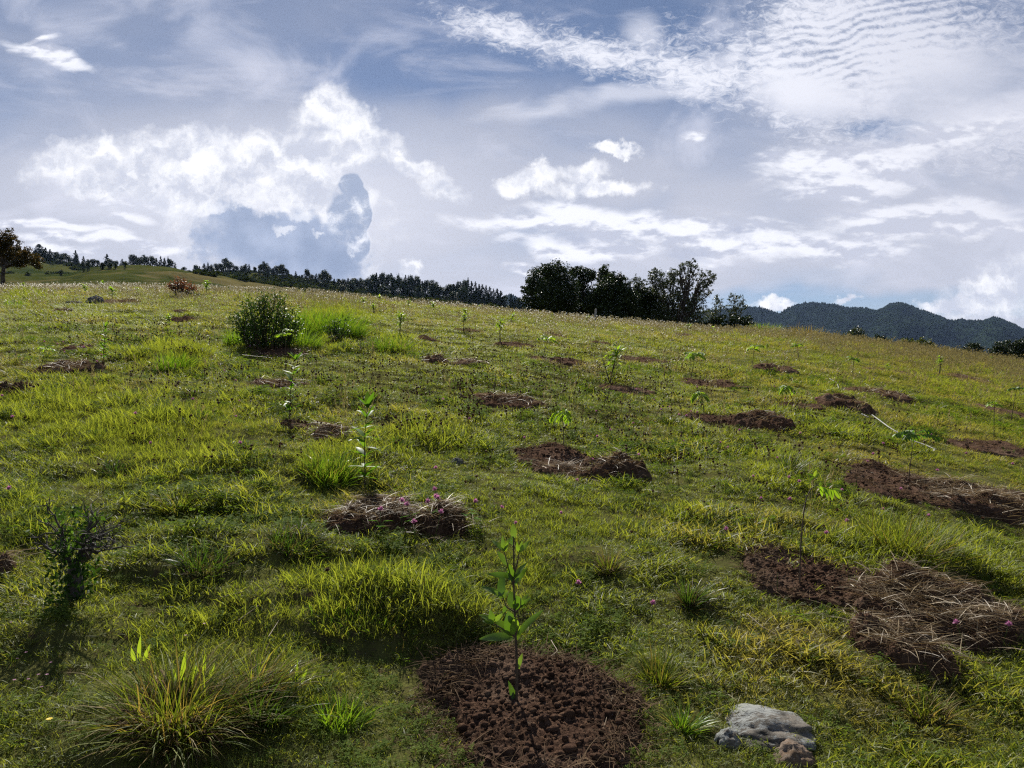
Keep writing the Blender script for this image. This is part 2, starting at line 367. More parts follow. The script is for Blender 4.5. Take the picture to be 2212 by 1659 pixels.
M['pink'] = leafy('pink clover petals', (0.34, 0.12, 0.25), (0.60, 0.32, 0.46), 0.45, 0.6, 0.2, (1.1, 0.8, 1.0))
M['deadhead'] = leafy('dried clover head', (0.045, 0.022, 0.014), (0.12, 0.06, 0.035), 0.2, 0.8, 0.1, (1.1, 0.9, 0.7))
M['yellow'] = leafy('yellow petals', (0.75, 0.55, 0.02), (0.85, 0.65, 0.04), 0.4, 0.5, 0.3, (1, 1, 0.6))
M['cloverleaf'] = leafy('clover leaf', (0.05, 0.13, 0.02), (0.11, 0.21, 0.035), 0.4, 0.8, 0.03, (1.2, 1.4, 0.5))
M['post'] = solid('weathered fence post wood', (0.20, 0.18, 0.16), (0.36, 0.34, 0.31), 12, 0.9, 0.2, 0.4)
M['bleached'] = solid('bleached branch bark', (0.20, 0.20, 0.19), (0.40, 0.39, 0.37), 25, 0.7, 0.3, 0.3)

def soil_mat():
    m, t, o = new_mat('dug brown soil')
    vec = nd(t, 'NewGeometry').outputs['Position']
    col = mixc(t, noise(t, vec, 5, 5, 0.6).ss(0.35, 0.65), (0.050, 0.030, 0.021), (0.105, 0.063, 0.044))
    col = mixc(t, noise(t, vec, 45, 4, 0.6).ss(0.45, 0.7), col, (0.155, 0.095, 0.062))
    col = mixc(t, noise(t, vec, 2.2, 3, 0.5, loc=(3, 3, 0)).ss(0.50, 0.62) * 0.55, col, (0.17, 0.115, 0.082))
    col = mixc(t, noise(t, vec, 16, 5, 0.7, loc=(9, 1, 1)).ss(0.60, 0.68) * 0.5, col, (0.20, 0.15, 0.11))
    nb = noise(t, vec, 60, 8, 0.75)
    p = nd(t, 'BsdfPrincipled', {'Base Color': col, 'Roughness': 1.0, 'Specular IOR Level': 0.0})
    bp = nd(t, 'Bump', {'Strength': 0.9, 'Distance': 0.03, 'Height': nb}); t.links.new(bp.outputs[0], p.inputs['Normal'])
    t.links.new(p.outputs[0], o.inputs[0]); return m
M['soil'] = soil_mat()

def ground_mat():
    m, t, o = new_mat('meadow turf')
    pos = nd(t, 'NewGeometry').outputs['Position']
    sp = nd(t, 'SeparateXYZ', {0: pos}); y = E(t, sp.outputs[1]); x = E(t, sp.outputs[0])
    near = mixc(t, noise(t, pos, 3.0, 6, 0.65).ss(0.35, 0.65), (0.050, 0.052, 0.018), (0.105, 0.105, 0.032))
    near = mixc(t, noise(t, pos, 14, 5, 0.7).ss(0.52, 0.66), near, (0.065, 0.048, 0.028))
    mid = mixc(t, noise(t, pos, 0.9, 6, 0.7).ss(0.35, 0.65), (0.050, 0.062, 0.015), (0.095, 0.095, 0.026))
    far = mixc(t, noise(t, pos, 0.035, 6, 0.65).ss(0.38, 0.62), (0.030, 0.042, 0.011), (0.070, 0.074, 0.022))
    far = mixc(t, noise(t, pos, 0.013, 5, 0.7, loc=(3, 0, 0)).ss(0.56, 0.64) * 0.7, far, (0.15, 0.12, 0.055))
    far = mixc(t, noise(t, pos, 0.18, 4, 0.7).ss(0.54, 0.66) * 0.7, far, (0.018, 0.028, 0.010))
    col = mixc(t, y.ss(9, 22), near, mid); col = mixc(t, y.ss(45, 90), col, far)
    nb = noise(t, pos, 12, 6, 0.7)
    p = nd(t, 'BsdfPrincipled', {'Base Color': col, 'Roughness': 1.0, 'Specular IOR Level': 0.0})
    bp = nd(t, 'Bump', {'Strength': 0.6, 'Distance': 0.05, 'Height': nb}); t.links.new(bp.outputs[0], p.inputs['Normal'])
    t.links.new(p.outputs[0], o.inputs[0]); return m
M['ground'] = ground_mat()
def mountain_mat():
    m, t, o = new_mat('forested mountain side')
    pos = nd(t, 'NewGeometry').outputs['Position']
    col = mixc(t, noise(t, pos, 0.012, 7, 0.7).ss(0.38, 0.62), (0.006, 0.012, 0.008), (0.018, 0.028, 0.015))
    p = nd(t, 'BsdfPrincipled', {'Base Color': col, 'Roughness': 1.0, 'Specular IOR Level': 0.0})
    bp = nd(t, 'Bump', {'Strength': 1.0, 'Distance': 9.0, 'Height': noise(t, pos, 0.06, 5, 0.7)}); t.links.new(bp.outputs[0], p.inputs['Normal'])
    t.links.new(p.outputs[0], o.inputs[0]); return m
M['mountain'] = mountain_mat()
def rock_mat(name, a, b, lich, amt):
    m, t, o = new_mat(name)
    vec = nd(t, 'TexCoord').outputs['Object']
    col = mixc(t, noise(t, vec, 9, 6, 0.65).ss(0.38, 0.62), a, b)
    l = noise(t, vec, 46, 8, 0.78, 0.4, sc=(0.6, 1.5, 1), rot=0.5) + (noise(t, vec, 5, 3, 0.5, loc=(2, 2, 2)) - 0.5) * 0.7
    col = mixc(t, l.ss(0.485, 0.54) * amt, col, lich)
    col = mixc(t, noise(t, vec, 40, 6, 0.7, loc=(5, 5, 5)).ss(0.60, 0.66) * 0.75, col, (0.03, 0.03, 0.025))
    p = nd(t, 'BsdfPrincipled', {'Base Color': col, 'Roughness': 0.9, 'Specular IOR Level': 0.08})
    bp = nd(t, 'Bump', {'Strength': 0.8, 'Distance': 0.015, 'Height': noise(t, vec, 24, 9, 0.75, 0.4)}); t.links.new(bp.outputs[0], p.inputs['Normal'])
    t.links.new(p.outputs[0], o.inputs[0]); return m
M['rock'] = rock_mat('lichen-crusted pale rock', (0.060, 0.054, 0.046), (0.17, 0.15, 0.125), (0.24, 0.25, 0.24), 0.85)
M['rockbrown'] = rock_mat('brown rock', (0.11, 0.075, 0.048), (0.19, 0.13, 0.09), (0.25, 0.22, 0.19), 0.3)
M['boulder'] = rock_mat('dark boulder', (0.045, 0.045, 0.045), (0.10, 0.10, 0.095), (0.20, 0.20, 0.19), 0.3)

# ---------------------------------------------------------------- mesh builders
class MB:
    def __init__(s): s.V = []; s.T = []; s.Q = []; s.n = 0; s.h = []; s.tp = []; s.d = []
    def add(s, V, T=None, Q=None, hue=0.5, tip=1.0, dry=0.0):
        V = np.asarray(V, float).reshape(-1, 3); k = len(V)
        if T is not None and len(T): s.T.append(np.asarray(T, int) + s.n)
        if Q is not None and len(Q): s.Q.append(np.asarray(Q, int) + s.n)
        s.V.append(V); s.n += k
        for L, a in ((s.h, hue), (s.tp, tip), (s.d, dry)): L.append(np.broadcast_to(np.asarray(a, float), (k,)))
    def tube(s, pts, rad, sides=5, hue=0.5):
        pts = np.asarray(pts, float); n = len(pts); rad = np.broadcast_to(np.asarray(rad, float), (n,))
        tg = np.gradient(pts, axis=0); tg /= np.linalg.norm(tg, axis=1)[:, None] + 1e-9
        ref = np.array([1.0, 0, 0]) if abs(tg[0, 0]) < 0.8 else np.array([0, 1.0, 0])
        a = np.cross(tg, ref); a /= np.linalg.norm(a, axis=1)[:, None] + 1e-9; b = np.cross(tg, a)
        th = np.arange(sides) * 2 * math.pi / sides
        ring = (a[:, None, :]*np.cos(th)[None, :, None] + b[:, None, :]*np.sin(th)[None, :, None]) * rad[:, None, None]
        V = (pts[:, None, :] + ring).reshape(-1, 3)
        i = np.arange(n-1)[:, None]; j = np.arange(sides)[None, :]; j2 = (j+1) % sides
        Q = np.stack([i*sides+j, i*sides+j2, (i+1)*sides+j2, (i+1)*sides+j], -1).reshape(-1, 4)
        V = np.vstack([V, pts[-1] + tg[-1]*rad[-1]*0.6])
        T = np.stack([(n-1)*sides+np.arange(sides), (n-1)*sides+(np.arange(sides)+1) % sides, np.full(sides, n*sides)], 1)
        s.add(V, T, Q, hue)
    def blades(s, root, d0, L, w, bend, hue, dry=0.0, seg=3, side=None, droop=True):
        """root (n,3), d0 (n,3) start directions, L lengths, w widths, bend 0..1 how far each bows over"""
        root = np.asarray(root, float); n = len(root); d0 = np.asarray(d0, float)
        L = np.broadcast_to(L, (n,)); w = np.broadcast_to(w, (n,)); bend = np.broadcast_to(bend, (n,)); hue = np.broadcast_to(hue, (n,)); dry = np.broadcast_to(dry, (n,))
        d0 = d0 / (np.linalg.norm(d0, axis=1)[:, None] + 1e-9)
        hz = d0.copy(); hz[:, 2] = 0; hz = hz / (np.linalg.norm(hz, axis=1)[:, None] + 1e-6)
        if side is None:
            side = np.cross(d0, [0, 0, 1.0]); side /= np.linalg.norm(side, axis=1)[:, None] + 1e-6
            ang = rng.uniform(-0.9, 0.9, n)[:, None]; nn = np.cross(d0, side)
            side = side*np.cos(ang) + nn*np.sin(ang)
        P = root.copy(); d = d0.copy(); Vs = []; tips = []
        for k in range(seg):
            t = k/seg; ww = (w*(1 - t*t*0.75)*0.5)[:, None]
            Vs += [P - side*ww, P + side*ww]; tips += [t, t]
            P = P + d*(L/seg)[:, None]
            d = d + (hz*0.75 - np.array([0, 0, 0.85]))*(bend*(0.35+t))[:, None] * (1.8/seg)
            d /= np.linalg.norm(d, axis=1)[:, None] + 1e-9
        Vs.append(P); tips.append(1.0)
        V = np.stack(Vs, 1); k = 2*seg+1
        base = (np.arange(n)*k)[:, None]
        Q = np.concatenate([base + np.array([[2*i, 2*i+1, 2*i+3, 2*i+2]]) for i in range(seg-1)]) if seg > 1 else None
        T = base + np.array([[2*seg-2, 2*seg-1, 2*seg]])
        s.add(V.reshape(-1, 3), T, Q, np.repeat(hue, k), np.tile(tips, n), np.repeat(dry, k))
    def leaf(s, base, d, nrm, L, W, curl=0.25, fold=0.25, hue=0.5, rows=6, wave=0.0):
        """a pointed leaf blade: lengthwise curl, V-fold along the midrib"""
        d = np.asarray(d, float); d /= np.linalg.norm(d); nrm = np.asarray(nrm, float)
        sd_ = np.cross(d, nrm); sd_ /= np.linalg.norm(sd_) + 1e-9; up = np.cross(sd_, d)
        V = []; ph = rng.uniform(0, 6)
        p = np.asarray(base, float).copy(); dd = d.copy()
        for i in range(rows+1):
            t = i/rows; w = W*0.5*math.sin(math.pi*min(1, 0.06 + 0.94*t)**0.82)**0.85 if t < 1 else 0.0
            wv = wave*W*math.sin(ph + t*9)
            V += [p - sd_*w + up*(fold*w + wv), p.copy(), p + sd_*w + up*(fold*w - wv)]
            a = curl/rows; dd = dd - up*a; dd /= np.linalg.norm(dd); up = np.cross(sd_, dd)
            p = p + dd*(L/rows)
        Q = []
        for i in range(rows): b = 3*i; Q += [[b, b+1, b+4, b+3], [b+1, b+2, b+5, b+4]]
        s.add(V, None, Q, hue, 1.0)
    def quads(s, C, size, hue, asp=0.6, upb=0.3):
        """small leaf-like rhombs at random tilt"""
        n = len(C); a = rng.normal(size=(n, 3)); a /= np.linalg.norm(a, axis=1)[:, None]
        b = np.cross(a, rng.normal(size=(n, 3))); b /= np.linalg.norm(b, axis=1)[:, None]
        size = np.broadcast_to(size, (n,))[:, None]
        V = np.stack([C - a*size*0.5, C + b*size*asp*0.5, C + a*size*0.5, C - b*size*asp*0.5], 1).reshape(-1, 3)
        s.add(V, None, np.arange(4*n).reshape(n, 4), np.repeat(np.broadcast_to(hue, (n,)), 4))
    def build(s, name, mat, parent=None, loc=(0, 0, 0), smooth=True):
        F = [np.concatenate(x) for x in (s.T, s.Q) if x]
        return mesh_obj(name, np.concatenate(s.V), F, mat, parent, {'hue': np.concatenate(s.h), 'tip': np.concatenate(s.tp), 'dry': np.concatenate(s.d)}, smooth, loc)
def ball(mb, c, r, hue=0.5, sub=8, bump=0.0, sq=(1, 1, 1)):
    th = np.linspace(0, math.pi, sub//2+2)[1:-1]; ph = np.arange(sub)*2*math.pi/sub
    V = [[0, 0, 1]] + [[math.sin(a)*math.cos(b), math.sin(a)*math.sin(b), math.cos(a)] for a in th for b in ph] + [[0, 0, -1]]
    V = np.array(V)*(1 + bump*rng.uniform(-1, 1, (len(V), 1))); n = len(th)
    T = [[0, 1+j, 1+(j+1) % sub] for j in range(sub)] + [[len(V)-1, 1+(n-1)*sub+(j+1) % sub, 1+(n-1)*sub+j] for j in range(sub)]
    Q = [[1+i*sub+j, 1+(i+1)*sub+j, 1+(i+1)*sub+(j+1) % sub, 1+i*sub+(j+1) % sub] for i in range(n-1) for j in range(sub)]
    mb.add(np.asarray(c) + V*np.asarray(sq)*r, T, Q, hue)
def copy_thing(o, loc, rz=0.0, sc=1.0):
    c = o.copy(); COL.objects.link(c); c.location = loc; c.rotation_euler = (0, 0, rz)
    c.scale = (sc, sc, sc) if isinstance(sc, (int, float)) else sc
    for ch in o.children:
        k = ch.copy(); COL.objects.link(k); k.parent = c
    return c
# ---------------------------------------------------------------- relief details
def bump(px, py, wm, dm, h):
    g = gp(px, py); BUMPS.append((g[0], g[1], wm, dm, h))
_b = []
for a in [(800, 1345, 0.62, 0.30, 0.11), (560, 1180, 0.75, 0.26, 0.13), (420, 1235, 0.5, 0.2, 0.10), (930, 1330, 0.34, 0.24, 0.12), (620, 1290, 0.5, 0.2, 0.09),
          (330, 1560, 0.42, 0.30, 0.10), (1420, 1440, 0.2, 0.14, 0.06), (1500, 1300, 0.25, 0.12, 0.06), (240, 1010, 0.5, 0.25, 0.09), (720, 1010, 0.7, 0.5, 0.10),
          (370, 770, 0.8, 0.5, 0.16), (720, 700, 1.4, 0.9, 0.28), (1700, 1000, 0.35, 0.25, 0.09), (1640, 1130, 0.6, 0.3, 0.06), (1960, 1190, 0.7, 0.4, 0.08),
          (1300, 1215, 0.3, 0.2, 0.06), (90, 1350, 0.5, 0.3, 0.08), (380, 1090, 0.4, 0.25, 0.08), (1900, 1440, 0.3, 0.16, 0.05)]:
    g = gp(a[0], a[1]); _b.append((g[0], g[1], a[2], a[3]*1.15, a[4]*0.62))
PATCH = []          # cx, cy, rx, ry, seed, kind
def patch_geo(x0, x1, y0, y1, lim=(0.28, 1.0)):
    xm = (x0+x1)/2; ym = (y0+y1)/2
    gL = gp(x0, ym); gR = gp(x1, ym); gB = gp(xm, y1); gT = gp(xm, y0)
    rx = abs(gR[0]-gL[0])/2; cy = (gB[1]+gT[1])/2; ry = abs(gT[1]-gB[1])/2
    if ry > lim[1]*rx: ry = lim[1]*rx
    if ry < lim[0]*rx: ry = lim[0]*rx
    k = 1.08 if x1-x0 < 200 else 1.0
    return (gL[0]+gR[0])/2, cy, rx*k, ry*(1.15 if k > 1 else 1.04)
# x0, x1, ytop, ybottom, dig depth, heap height, straw amount, clods, label
SOIL = [
 (890, 1405, 1400, 1745, .05, .02, .20, .7, 'large round patch of dug brown soil around the nearest sapling'),
 (1615, 1880, 1200, 1318, .07, .01, .25, .8, 'dug soil around the thin bent sapling at right'),
 (1835, 2175, 1268, 1400, .0, .11, 0.95, .5, 'long heap of straw-covered turf clods right of the bent sapling'),
 (1850, 2040, 1372, 1460, .0, .13, 0.9, .2, 'straw-topped turf block with a dark hollow under it'),
 (1875, 2140, 1038, 1100, .07, .03, .5, .8, 'brown dug soil around the tall sapling by the pale stick'),
 (2020, 2290, 1062, 1140, .0, .12, 1.2, .4, 'turf heap casting a dark shadow at the right edge'),
 (690, 905, 1070, 1225, .03, .12, 1.1, .4, 'mound of torn roots and dry grass behind the pink clover'),
 (880, 1022, 1092, 1185, .0, .13, 1.2, .4, 'small turf heap beside the root mound'),
 (1120, 1300, 964, 1022, .07, .02, .4, .8, 'dug soil at the foot of the drooping-leaved sapling'),
 (1262, 1388, 1000, 1056, .0, .18, .9, .3, 'dark overhanging turf clod beside the drooping-leaved sapling'),
 (1155, 1275, 1000, 1040, .0, .07, 1.0, .3, 'low turf lumps in front of the drooping-leaved sapling'),
 (580, 700, 908, 950, .06, .02, .5, .6, 'dug soil under the upright sapling left of centre'),
 (660, 775, 925, 975, .0, .07, 1.0, .4, 'turf lumps between two upright saplings left of centre'),
 (1012, 1178, 850, 892, .05, .10, .8, .5, 'dug patch with dark turf lumps near the middle of the slope'),
 (548, 682, 816, 846, .04, .05, .8, .4, 'soil patch just below the dark round shrub'),
 (905, 975, 768, 800, .0, .14, 1.2, .3, 'tangled root heap with trailing roots'),
 (960, 1066, 776, 812, .03, .08, 1.0, .4, 'turf lumps right of the tangled root heap'),
 (1290, 1400, 826, 862, .05, .07, .5, .5, 'soil patch at the foot of the forked sapling'),
 (1480, 1598, 816, 844, .05, .06, .5, .5, 'soil patch under the feathery sapling right of the forked one'),
 (1588, 1706, 900, 946, .0, .16, 1.0, .4, 'dark turf heap with a bare twig standing in it'),
 (1484, 1592, 898, 916, .05, .01, .4, .5, 'thin strip of dug soil beside the heap with the twig'),
 (1790, 1868, 864, 908, .0, .20, 1.4, .3, 'rounded straw heap at the head of the pale stick'),
 (1692, 1776, 870, 888, .05, .02, .5, .5, 'narrow soil strip left of the rounded straw heap'),
 (1866, 1968, 844, 874, .0, .10, 1.6, .3, 'flat dark straw heap on the right slope'),
 (1640, 1706, 786, 820, .0, .15, 1.2, .3, 'brown turf heap below the middle-right saplings'),
 (1340, 1432, 772, 792, .04, .08, .6, .4, 'soil patch beyond the forked sapling'),
 (1138, 1272, 774, 798, .04, .04, .6, .4, 'long thin soil strip in mid slope'),
 (1062, 1152, 738, 758, .04, .06, .7, .4, 'soil patch at the foot of the straight-stemmed bright sapling'),
 (975, 1052, 708, 728, .04, .07, .6, .4, 'soil patch at the foot of the twin bright sapling'),
 (866, 958, 730, 750, .04, .08, .7, .4, 'soil patch beside the thick-stemmed bright sapling'),
 (1174, 1226, 718, 734, .03, .08, .5, .3, 'small far soil patch between bright saplings'),
 (0, 76, 820, 884, .0, .22, 1.4, .3, 'dark root heap at the left edge'),
 (94, 216, 786, 818, .03, .10, 1.2, .4, 'brown turf heap at far left mid slope'),
 (146, 212, 745, 770, .0, .10, 1.0, .3, 'small brown heap above the far left turf heap'),
 (206, 292, 645, 664, .03, .08, .8, .3, 'soil patch beside the dark boulder'),
 (362, 420, 686, 700, .03, .08, .7, .3, 'small soil patch left of the dark shrub'),
 (366, 412, 668, 682, .03, .07, .7, .3, 'soil patch below the rusty shrub'),
 (98, 154, 668, 686, .0, .10, .8, .3, 'small brown heap below the dark boulder'),
 (548, 662, 752, 776, .03, .04, .9, .4, 'soil strip at the foot of the dark round shrub'),
 (2095, 2215, 958, 990, .04, .06, .7, .4, 'brown soil patch by the right edge'),
 (2060, 2110, 810, 826, .0, .08, .9, .3, 'small brown heap on the far right slope'),
 (1905, 1960, 798, 816, .0, .08, .9, .3, 'brown lumps under a small far right sapling'),
 (1280, 1320, 738, 752, .0, .08, .6, .3, 'pair of small dark lumps on the far slope'),
 (1455, 1500, 722, 734, .0, .08, .8, .3, 'tiny soil heap below the grove'),
 (410, 470, 624, 636, .02, .08, .6, .3, 'faint brown patch near the rusty shrub'),
 (-60, 30, 1225, 1262, .0, .08, .8, .3, 'brown heap cut by the left edge beside the gnarled bush'),
 (2190, 2330, 895, 925, .03, .05, .6, .3, 'soil strip at the right edge beneath a thin sapling'),
]
_geo = [patch_geo(a[0], a[1], a[2], a[3]) for a in SOIL]
BUMPS.extend(_b)
for a, g in zip(SOIL, _geo):
    PATCH.append((g[0], g[1], g[2], g[3]))
    if a[4]: DIPS.append((g[0], g[1], g[2]*1.05, g[3]*1.05, a[4]*0.4))
def patch_q(p, x, y, k):
    return np.sqrt(((x-p[0])/p[2])**2 + ((y-p[1])/p[3])**2) + 0.42*fbm(x*2.2/max(p[2], .3)*.6, y*2.2/max(p[3], .3)*.6, 40+k, 3)

# ---------------------------------------------------------------- ground sheet
def build_ground():
    fr = np.concatenate([np.linspace(0.35, 1.2, 12), np.geomspace(1.22, 16, 330), np.geomspace(16.2, 62, 130), np.geomspace(63, 620, 190), np.geomspace(640, 3300, 26)])
    front = R(90) - np.linspace(-R(57), R(57), 560)[::-1]
    rest = np.linspace(R(90)+R(57), R(90)+R(303), 60)[1:-1]
    ph = np.concatenate([front, rest])
    nr, nc = len(fr), len(ph)
    RR, PP = np.meshgrid(fr, ph, indexing='ij')
    X = RR*np.cos(PP); Y = RR*np.sin(PP)
    Z = H(X, Y)
    V = np.stack([X, Y, Z], -1).reshape(-1, 3)
    i = np.arange((nr-1)*nc); r = i//nc; c = i % nc; a = r*nc+c; b = r*nc+(c+1) % nc
    F = np.stack([a, b, b+nc, a+nc], 1)[:, ::-1]
    V = np.vstack([V, [[0, 0, Hs(0, 0.1)]]]); k = len(V)-1
    T = np.stack([np.full(nc, k), (np.arange(nc)+1) % nc, np.arange(nc)], 1)[:, ::-1]
    o = mesh_obj('ground', V, [F, T], M['ground']); tag(o, kind='structure')
    me = o.data
    if me.polygons[nr*nc//3].normal.z < 0: me.flip_normals()
build_ground()

# ---------------------------------------------------------------- far mountain
def build_mountain():
    sx = [700, 1060, 1085, 1105, 1135, 1250, 1400, 1560, 1615, 1644, 1664, 1683, 1696, 1722, 1745, 1774, 1792, 1826, 1849, 1873, 1893, 1907, 1922, 1936, 1956, 1977, 2005, 2034, 2063, 2092, 2115, 2133, 2147, 2167, 2193, 2211, 2400, 2800, 3600]
    sy = [720, 655, 642, 636, 652, 690, 690, 668, 665, 665, 671, 678, 670, 658, 655, 655, 658, 664, 665, 668, 671, 667, 658, 655, 657, 667, 675, 687, 696, 699, 698, 694, 690, 696, 704, 712, 760, 800, 820]
    us = np.linspace(upx(700), upx(3600), 900); ds = np.concatenate([np.linspace(900, 2600, 150), np.linspace(2620, 3300, 20)])
    D, U = np.meshgrid(ds, us, indexing='ij')
    top = np.interp(U, upx(sx), tpx(sy))*2600 + EYE
    s = np.clip((D-900)/1700, 0, 1)
    prof = s**1.25
    spur = fbm(U*9 + D*0.0011, D*0.0016 - U*3, 61, 5)
    Z = -70 + (top+70)*prof + spur*150*np.sin(math.pi*np.clip(s, 0, 1))**0.8
    Z = np.where(D > 2600, top - (D-2600)*0.45, Z) + 4.5*fbm(U*160, D*0.05, 71, 3)
    V = np.stack([U*D, D, Z], -1).reshape(-1, 3)
    o = mesh_obj('mountain', V, grid_faces(len(ds), len(us)), M['mountain']); tag(o, kind='structure')
    # woods: small pointed crowns all over the face and along the ridge
    mb = MB(); n = 30000
    uu = rng.uniform(upx(1040), upx(2500), n); dd = 2600 - np.abs(rng.normal(0, 1, n))**1.2*520; dd[:900] = rng.uniform(2588, 2606, 900)
    dd = np.clip(dd, 1100, 2606)
    def zat(u, d):
        top = np.interp(u, upx(sx), tpx(sy))*2600 + EYE; s = np.clip((d-900)/1700, 0, 1)
        return -70 + (top+70)*s**1.25 + fbm(u*9+d*0.0011, d*0.0016-u*3, 61, 5)*150*np.sin(math.pi*s)**0.8 + 4.5*fbm(u*160, d*0.05, 71, 3)
    z = zat(uu, dd); h = rng.uniform(3, 7, n); r = h*rng.uniform(0.3, 0.5, n)
    h[:900] = rng.uniform(1, 2.9, 900)**2; x = uu*dd
    k = 5; th = rng.uniform(0, 6.28, (n, 1)) + np.arange(k)*2*math.pi/k
    rr = r[:, None]*rng.uniform(0.7, 1.2, (n, k))
    ring = np.stack([x[:, None]+rr*np.cos(th), dd[:, None]+rr*np.sin(th), (z+h*0.25)[:, None]+0*th], -1)
    apex = np.stack([x, dd, z+h], -1)[:, None, :]; low = np.stack([x, dd, z-3], -1)[:, None, :]
    V = np.concatenate([ring, apex, low], 1).reshape(-1, 3); b = (np.arange(n)*(k+2))[:, None]
    T = np.concatenate([b+np.array([[j, (j+1) % k, k]]) for j in range(k)] + [b+np.array([[(j+1) % k, j, k+1]]) for j in range(k)])
    mb.add(V, T, None, np.repeat(rng.uniform(0, 1, n), k+2))
    tag(mb.build('mountain_forest', M['conifer'], smooth=False), 'dark forest covering the far right mountain', 'forest', kind='stuff')
build_mountain()

# ---------------------------------------------------------------- soil patches and heaps
def strands(mb, P, L, w, hue, lift=0.5, bend=0.5):
    n = len(P); a = rng.uniform(0, 6.283, n); e = rng.uniform(-0.1, lift, n)
    d = np.stack([np.cos(a), np.sin(a), e], 1); mb.blades(P, d, L, w, bend, hue, 0, 4)
for k, (a, p) in enumerate(zip(SOIL, PATCH)):
    x0, x1, y0, y1, dig, heap, straw, clod, lab = a
    heap *= 0.62
    cx, cy, rx, ry = p
    px = (x1-x0)*0.463
    n = int(np.clip(px*1.35, 16, 300)); ny = int(np.clip(n*ry/rx*1.4, 14, 280))
    gx = np.linspace(-1.35, 1.35, n)*rx+cx; gy = np.linspace(-1.35, 1.35, ny)*ry+cy
    Yg, Xg = np.meshgrid(gy, gx, indexing='ij')
    q = patch_q(p, Xg, Yg, k)
    inside = 1-sstep(0.82, 1.08, q)
    cl = np.abs(fbm(Xg*19, Yg*19, 80+k, 5, 0.75))
    cl2 = np.maximum(fbm(Xg*4.5, Yg*4.5, 90+k, 3), 0)
    lump = 0.65+1.1*fbm((Xg-cx)/rx*2.1+k, (Yg-cy)/rx*2.1, 33+k, 4, .6)
    prof = np.clip(1-q*q, 0, 1)
    steep = np.sqrt(prof) if heap > 0.056 else prof
    Z = H(Xg, Yg) + inside*(0.022 + (0.007+0.10*heap)*cl*(0.4+clod) + 0.045*cl2*clod + 0.016*np.abs(fbm(Xg*38, Yg*38, 95+k, 3, 0.7)) + heap*np.maximum(lump, 0.1)*steep*1.25) - (1-inside)*0.05
    F = grid_faces(ny, n); qa = q.ravel()[F].min(1); F = F[qa < 1.12]
    V = np.stack([Xg-cx, Yg-cy, Z-Hs(cx, cy)], -1).reshape(-1, 3)
    used = np.zeros(len(V), bool); used[F.ravel()] = True; re = np.cumsum(used)-1
    base = Hs(cx, cy)
    root = empty('turf_heap' if heap >= .043 else 'soil_patch', (cx, cy, base), lab, 'turf heap' if heap >= .043 else 'soil patch')
    mb = MB(); mb.add(V[used], None, re[F])
    if px > 45:          # loose crumbs and clods
        m = int(np.clip(px*px*0.05*clod*2.2, 12, 2600))
        ux = rng.uniform(-1, 1, m)*rx; uy = rng.uniform(-1, 1, m)*ry
        ok = patch_q(p, cx+ux, cy+uy, k) < 0.95
        for xx, yy in zip(ux[ok], uy[ok]):
            r = (0.0025+0.011*rng.random()**5) * (1+cy/14)
            j = int(np.clip((yy+1.35*ry)/(2.7*ry)*(ny-1), 0, ny-1)); i = int(np.clip((xx+1.35*rx)/(2.7*rx)*(n-1), 0, n-1))
            ball(mb, (xx, yy, Z[j, i]-base+r*0.3), r, 0.5, 6, 0.25, (1, 1, 0.75))
    if px > 100:         # a few larger clods
        for _ in range(int(px/14)):
            xx, yy = rng.uniform(-.8, .8)*rx, rng.uniform(-.95, .5)*ry; r = rng.uniform(.010, .026)
            j = int(np.clip((yy+1.35*ry)/(2.7*ry)*(ny-1), 0, ny-1)); i = int(np.clip((xx+1.35*rx)/(2.7*rx)*(n-1), 0, n-1))
            ball(mb, (xx, yy, Z[j, i]-base+r*0.25), r, 0.5, 9, 0.16, (1, rng.uniform(.6, 1), rng.uniform(.5, .8)))
    mb.build('soil', M['soil'], root)
    m = int(np.clip(straw*px*px*0.20*(0.35+0.65*ry/rx), 60, 4500)) if px > 30 else int(90*straw+45)
    ux = rng.normal(0, 0.48, m)*rx; uy = rng.normal(0, 0.48, m)*ry
    if heap < .03:       # strands only round the rim of a dug patch
        an = rng.uniform(0, 6.283, m); rad = rng.uniform(0.72, 1.05, m); ux = np.cos(an)*rad*rx; uy = np.sin(an)*rad*ry
    j = np.clip((uy+1.35*ry)/(2.7*ry)*(ny-1), 0, ny-1).astype(int); i = np.clip((ux+1.35*rx)/(2.7*rx)*(n-1), 0, n-1).astype(int)
    zz = np.maximum(Z[j, i], H(cx+ux, cy+uy))-base+0.004
    P = np.stack([ux, uy, zz], 1); ds = 1+cy/10
    mb = MB(); hm = rng.random(m)
    strands(mb, P, rng.uniform(0.03, 0.13, m)*(0.7+0.3*ds), rng.uniform(0.0012, 0.0032, m)*ds, hm, 0.65)
    tag(mb.build('thatch', M['roots'], root), kind='stuff')
    if straw > 0.7:
        m2 = int(m*0.30); s_ = rng.integers(0, m, m2); mb = MB()
        strands(mb, P[s_]+[0, 0, 0.012], rng.uniform(0.05, 0.2, m2)*(0.7+0.3*ds), rng.uniform(0.0012, 0.003, m2)*ds, rng.random(m2), 0.6)
        tag(mb.build('dry_grass', M['straw'], root), kind='stuff')

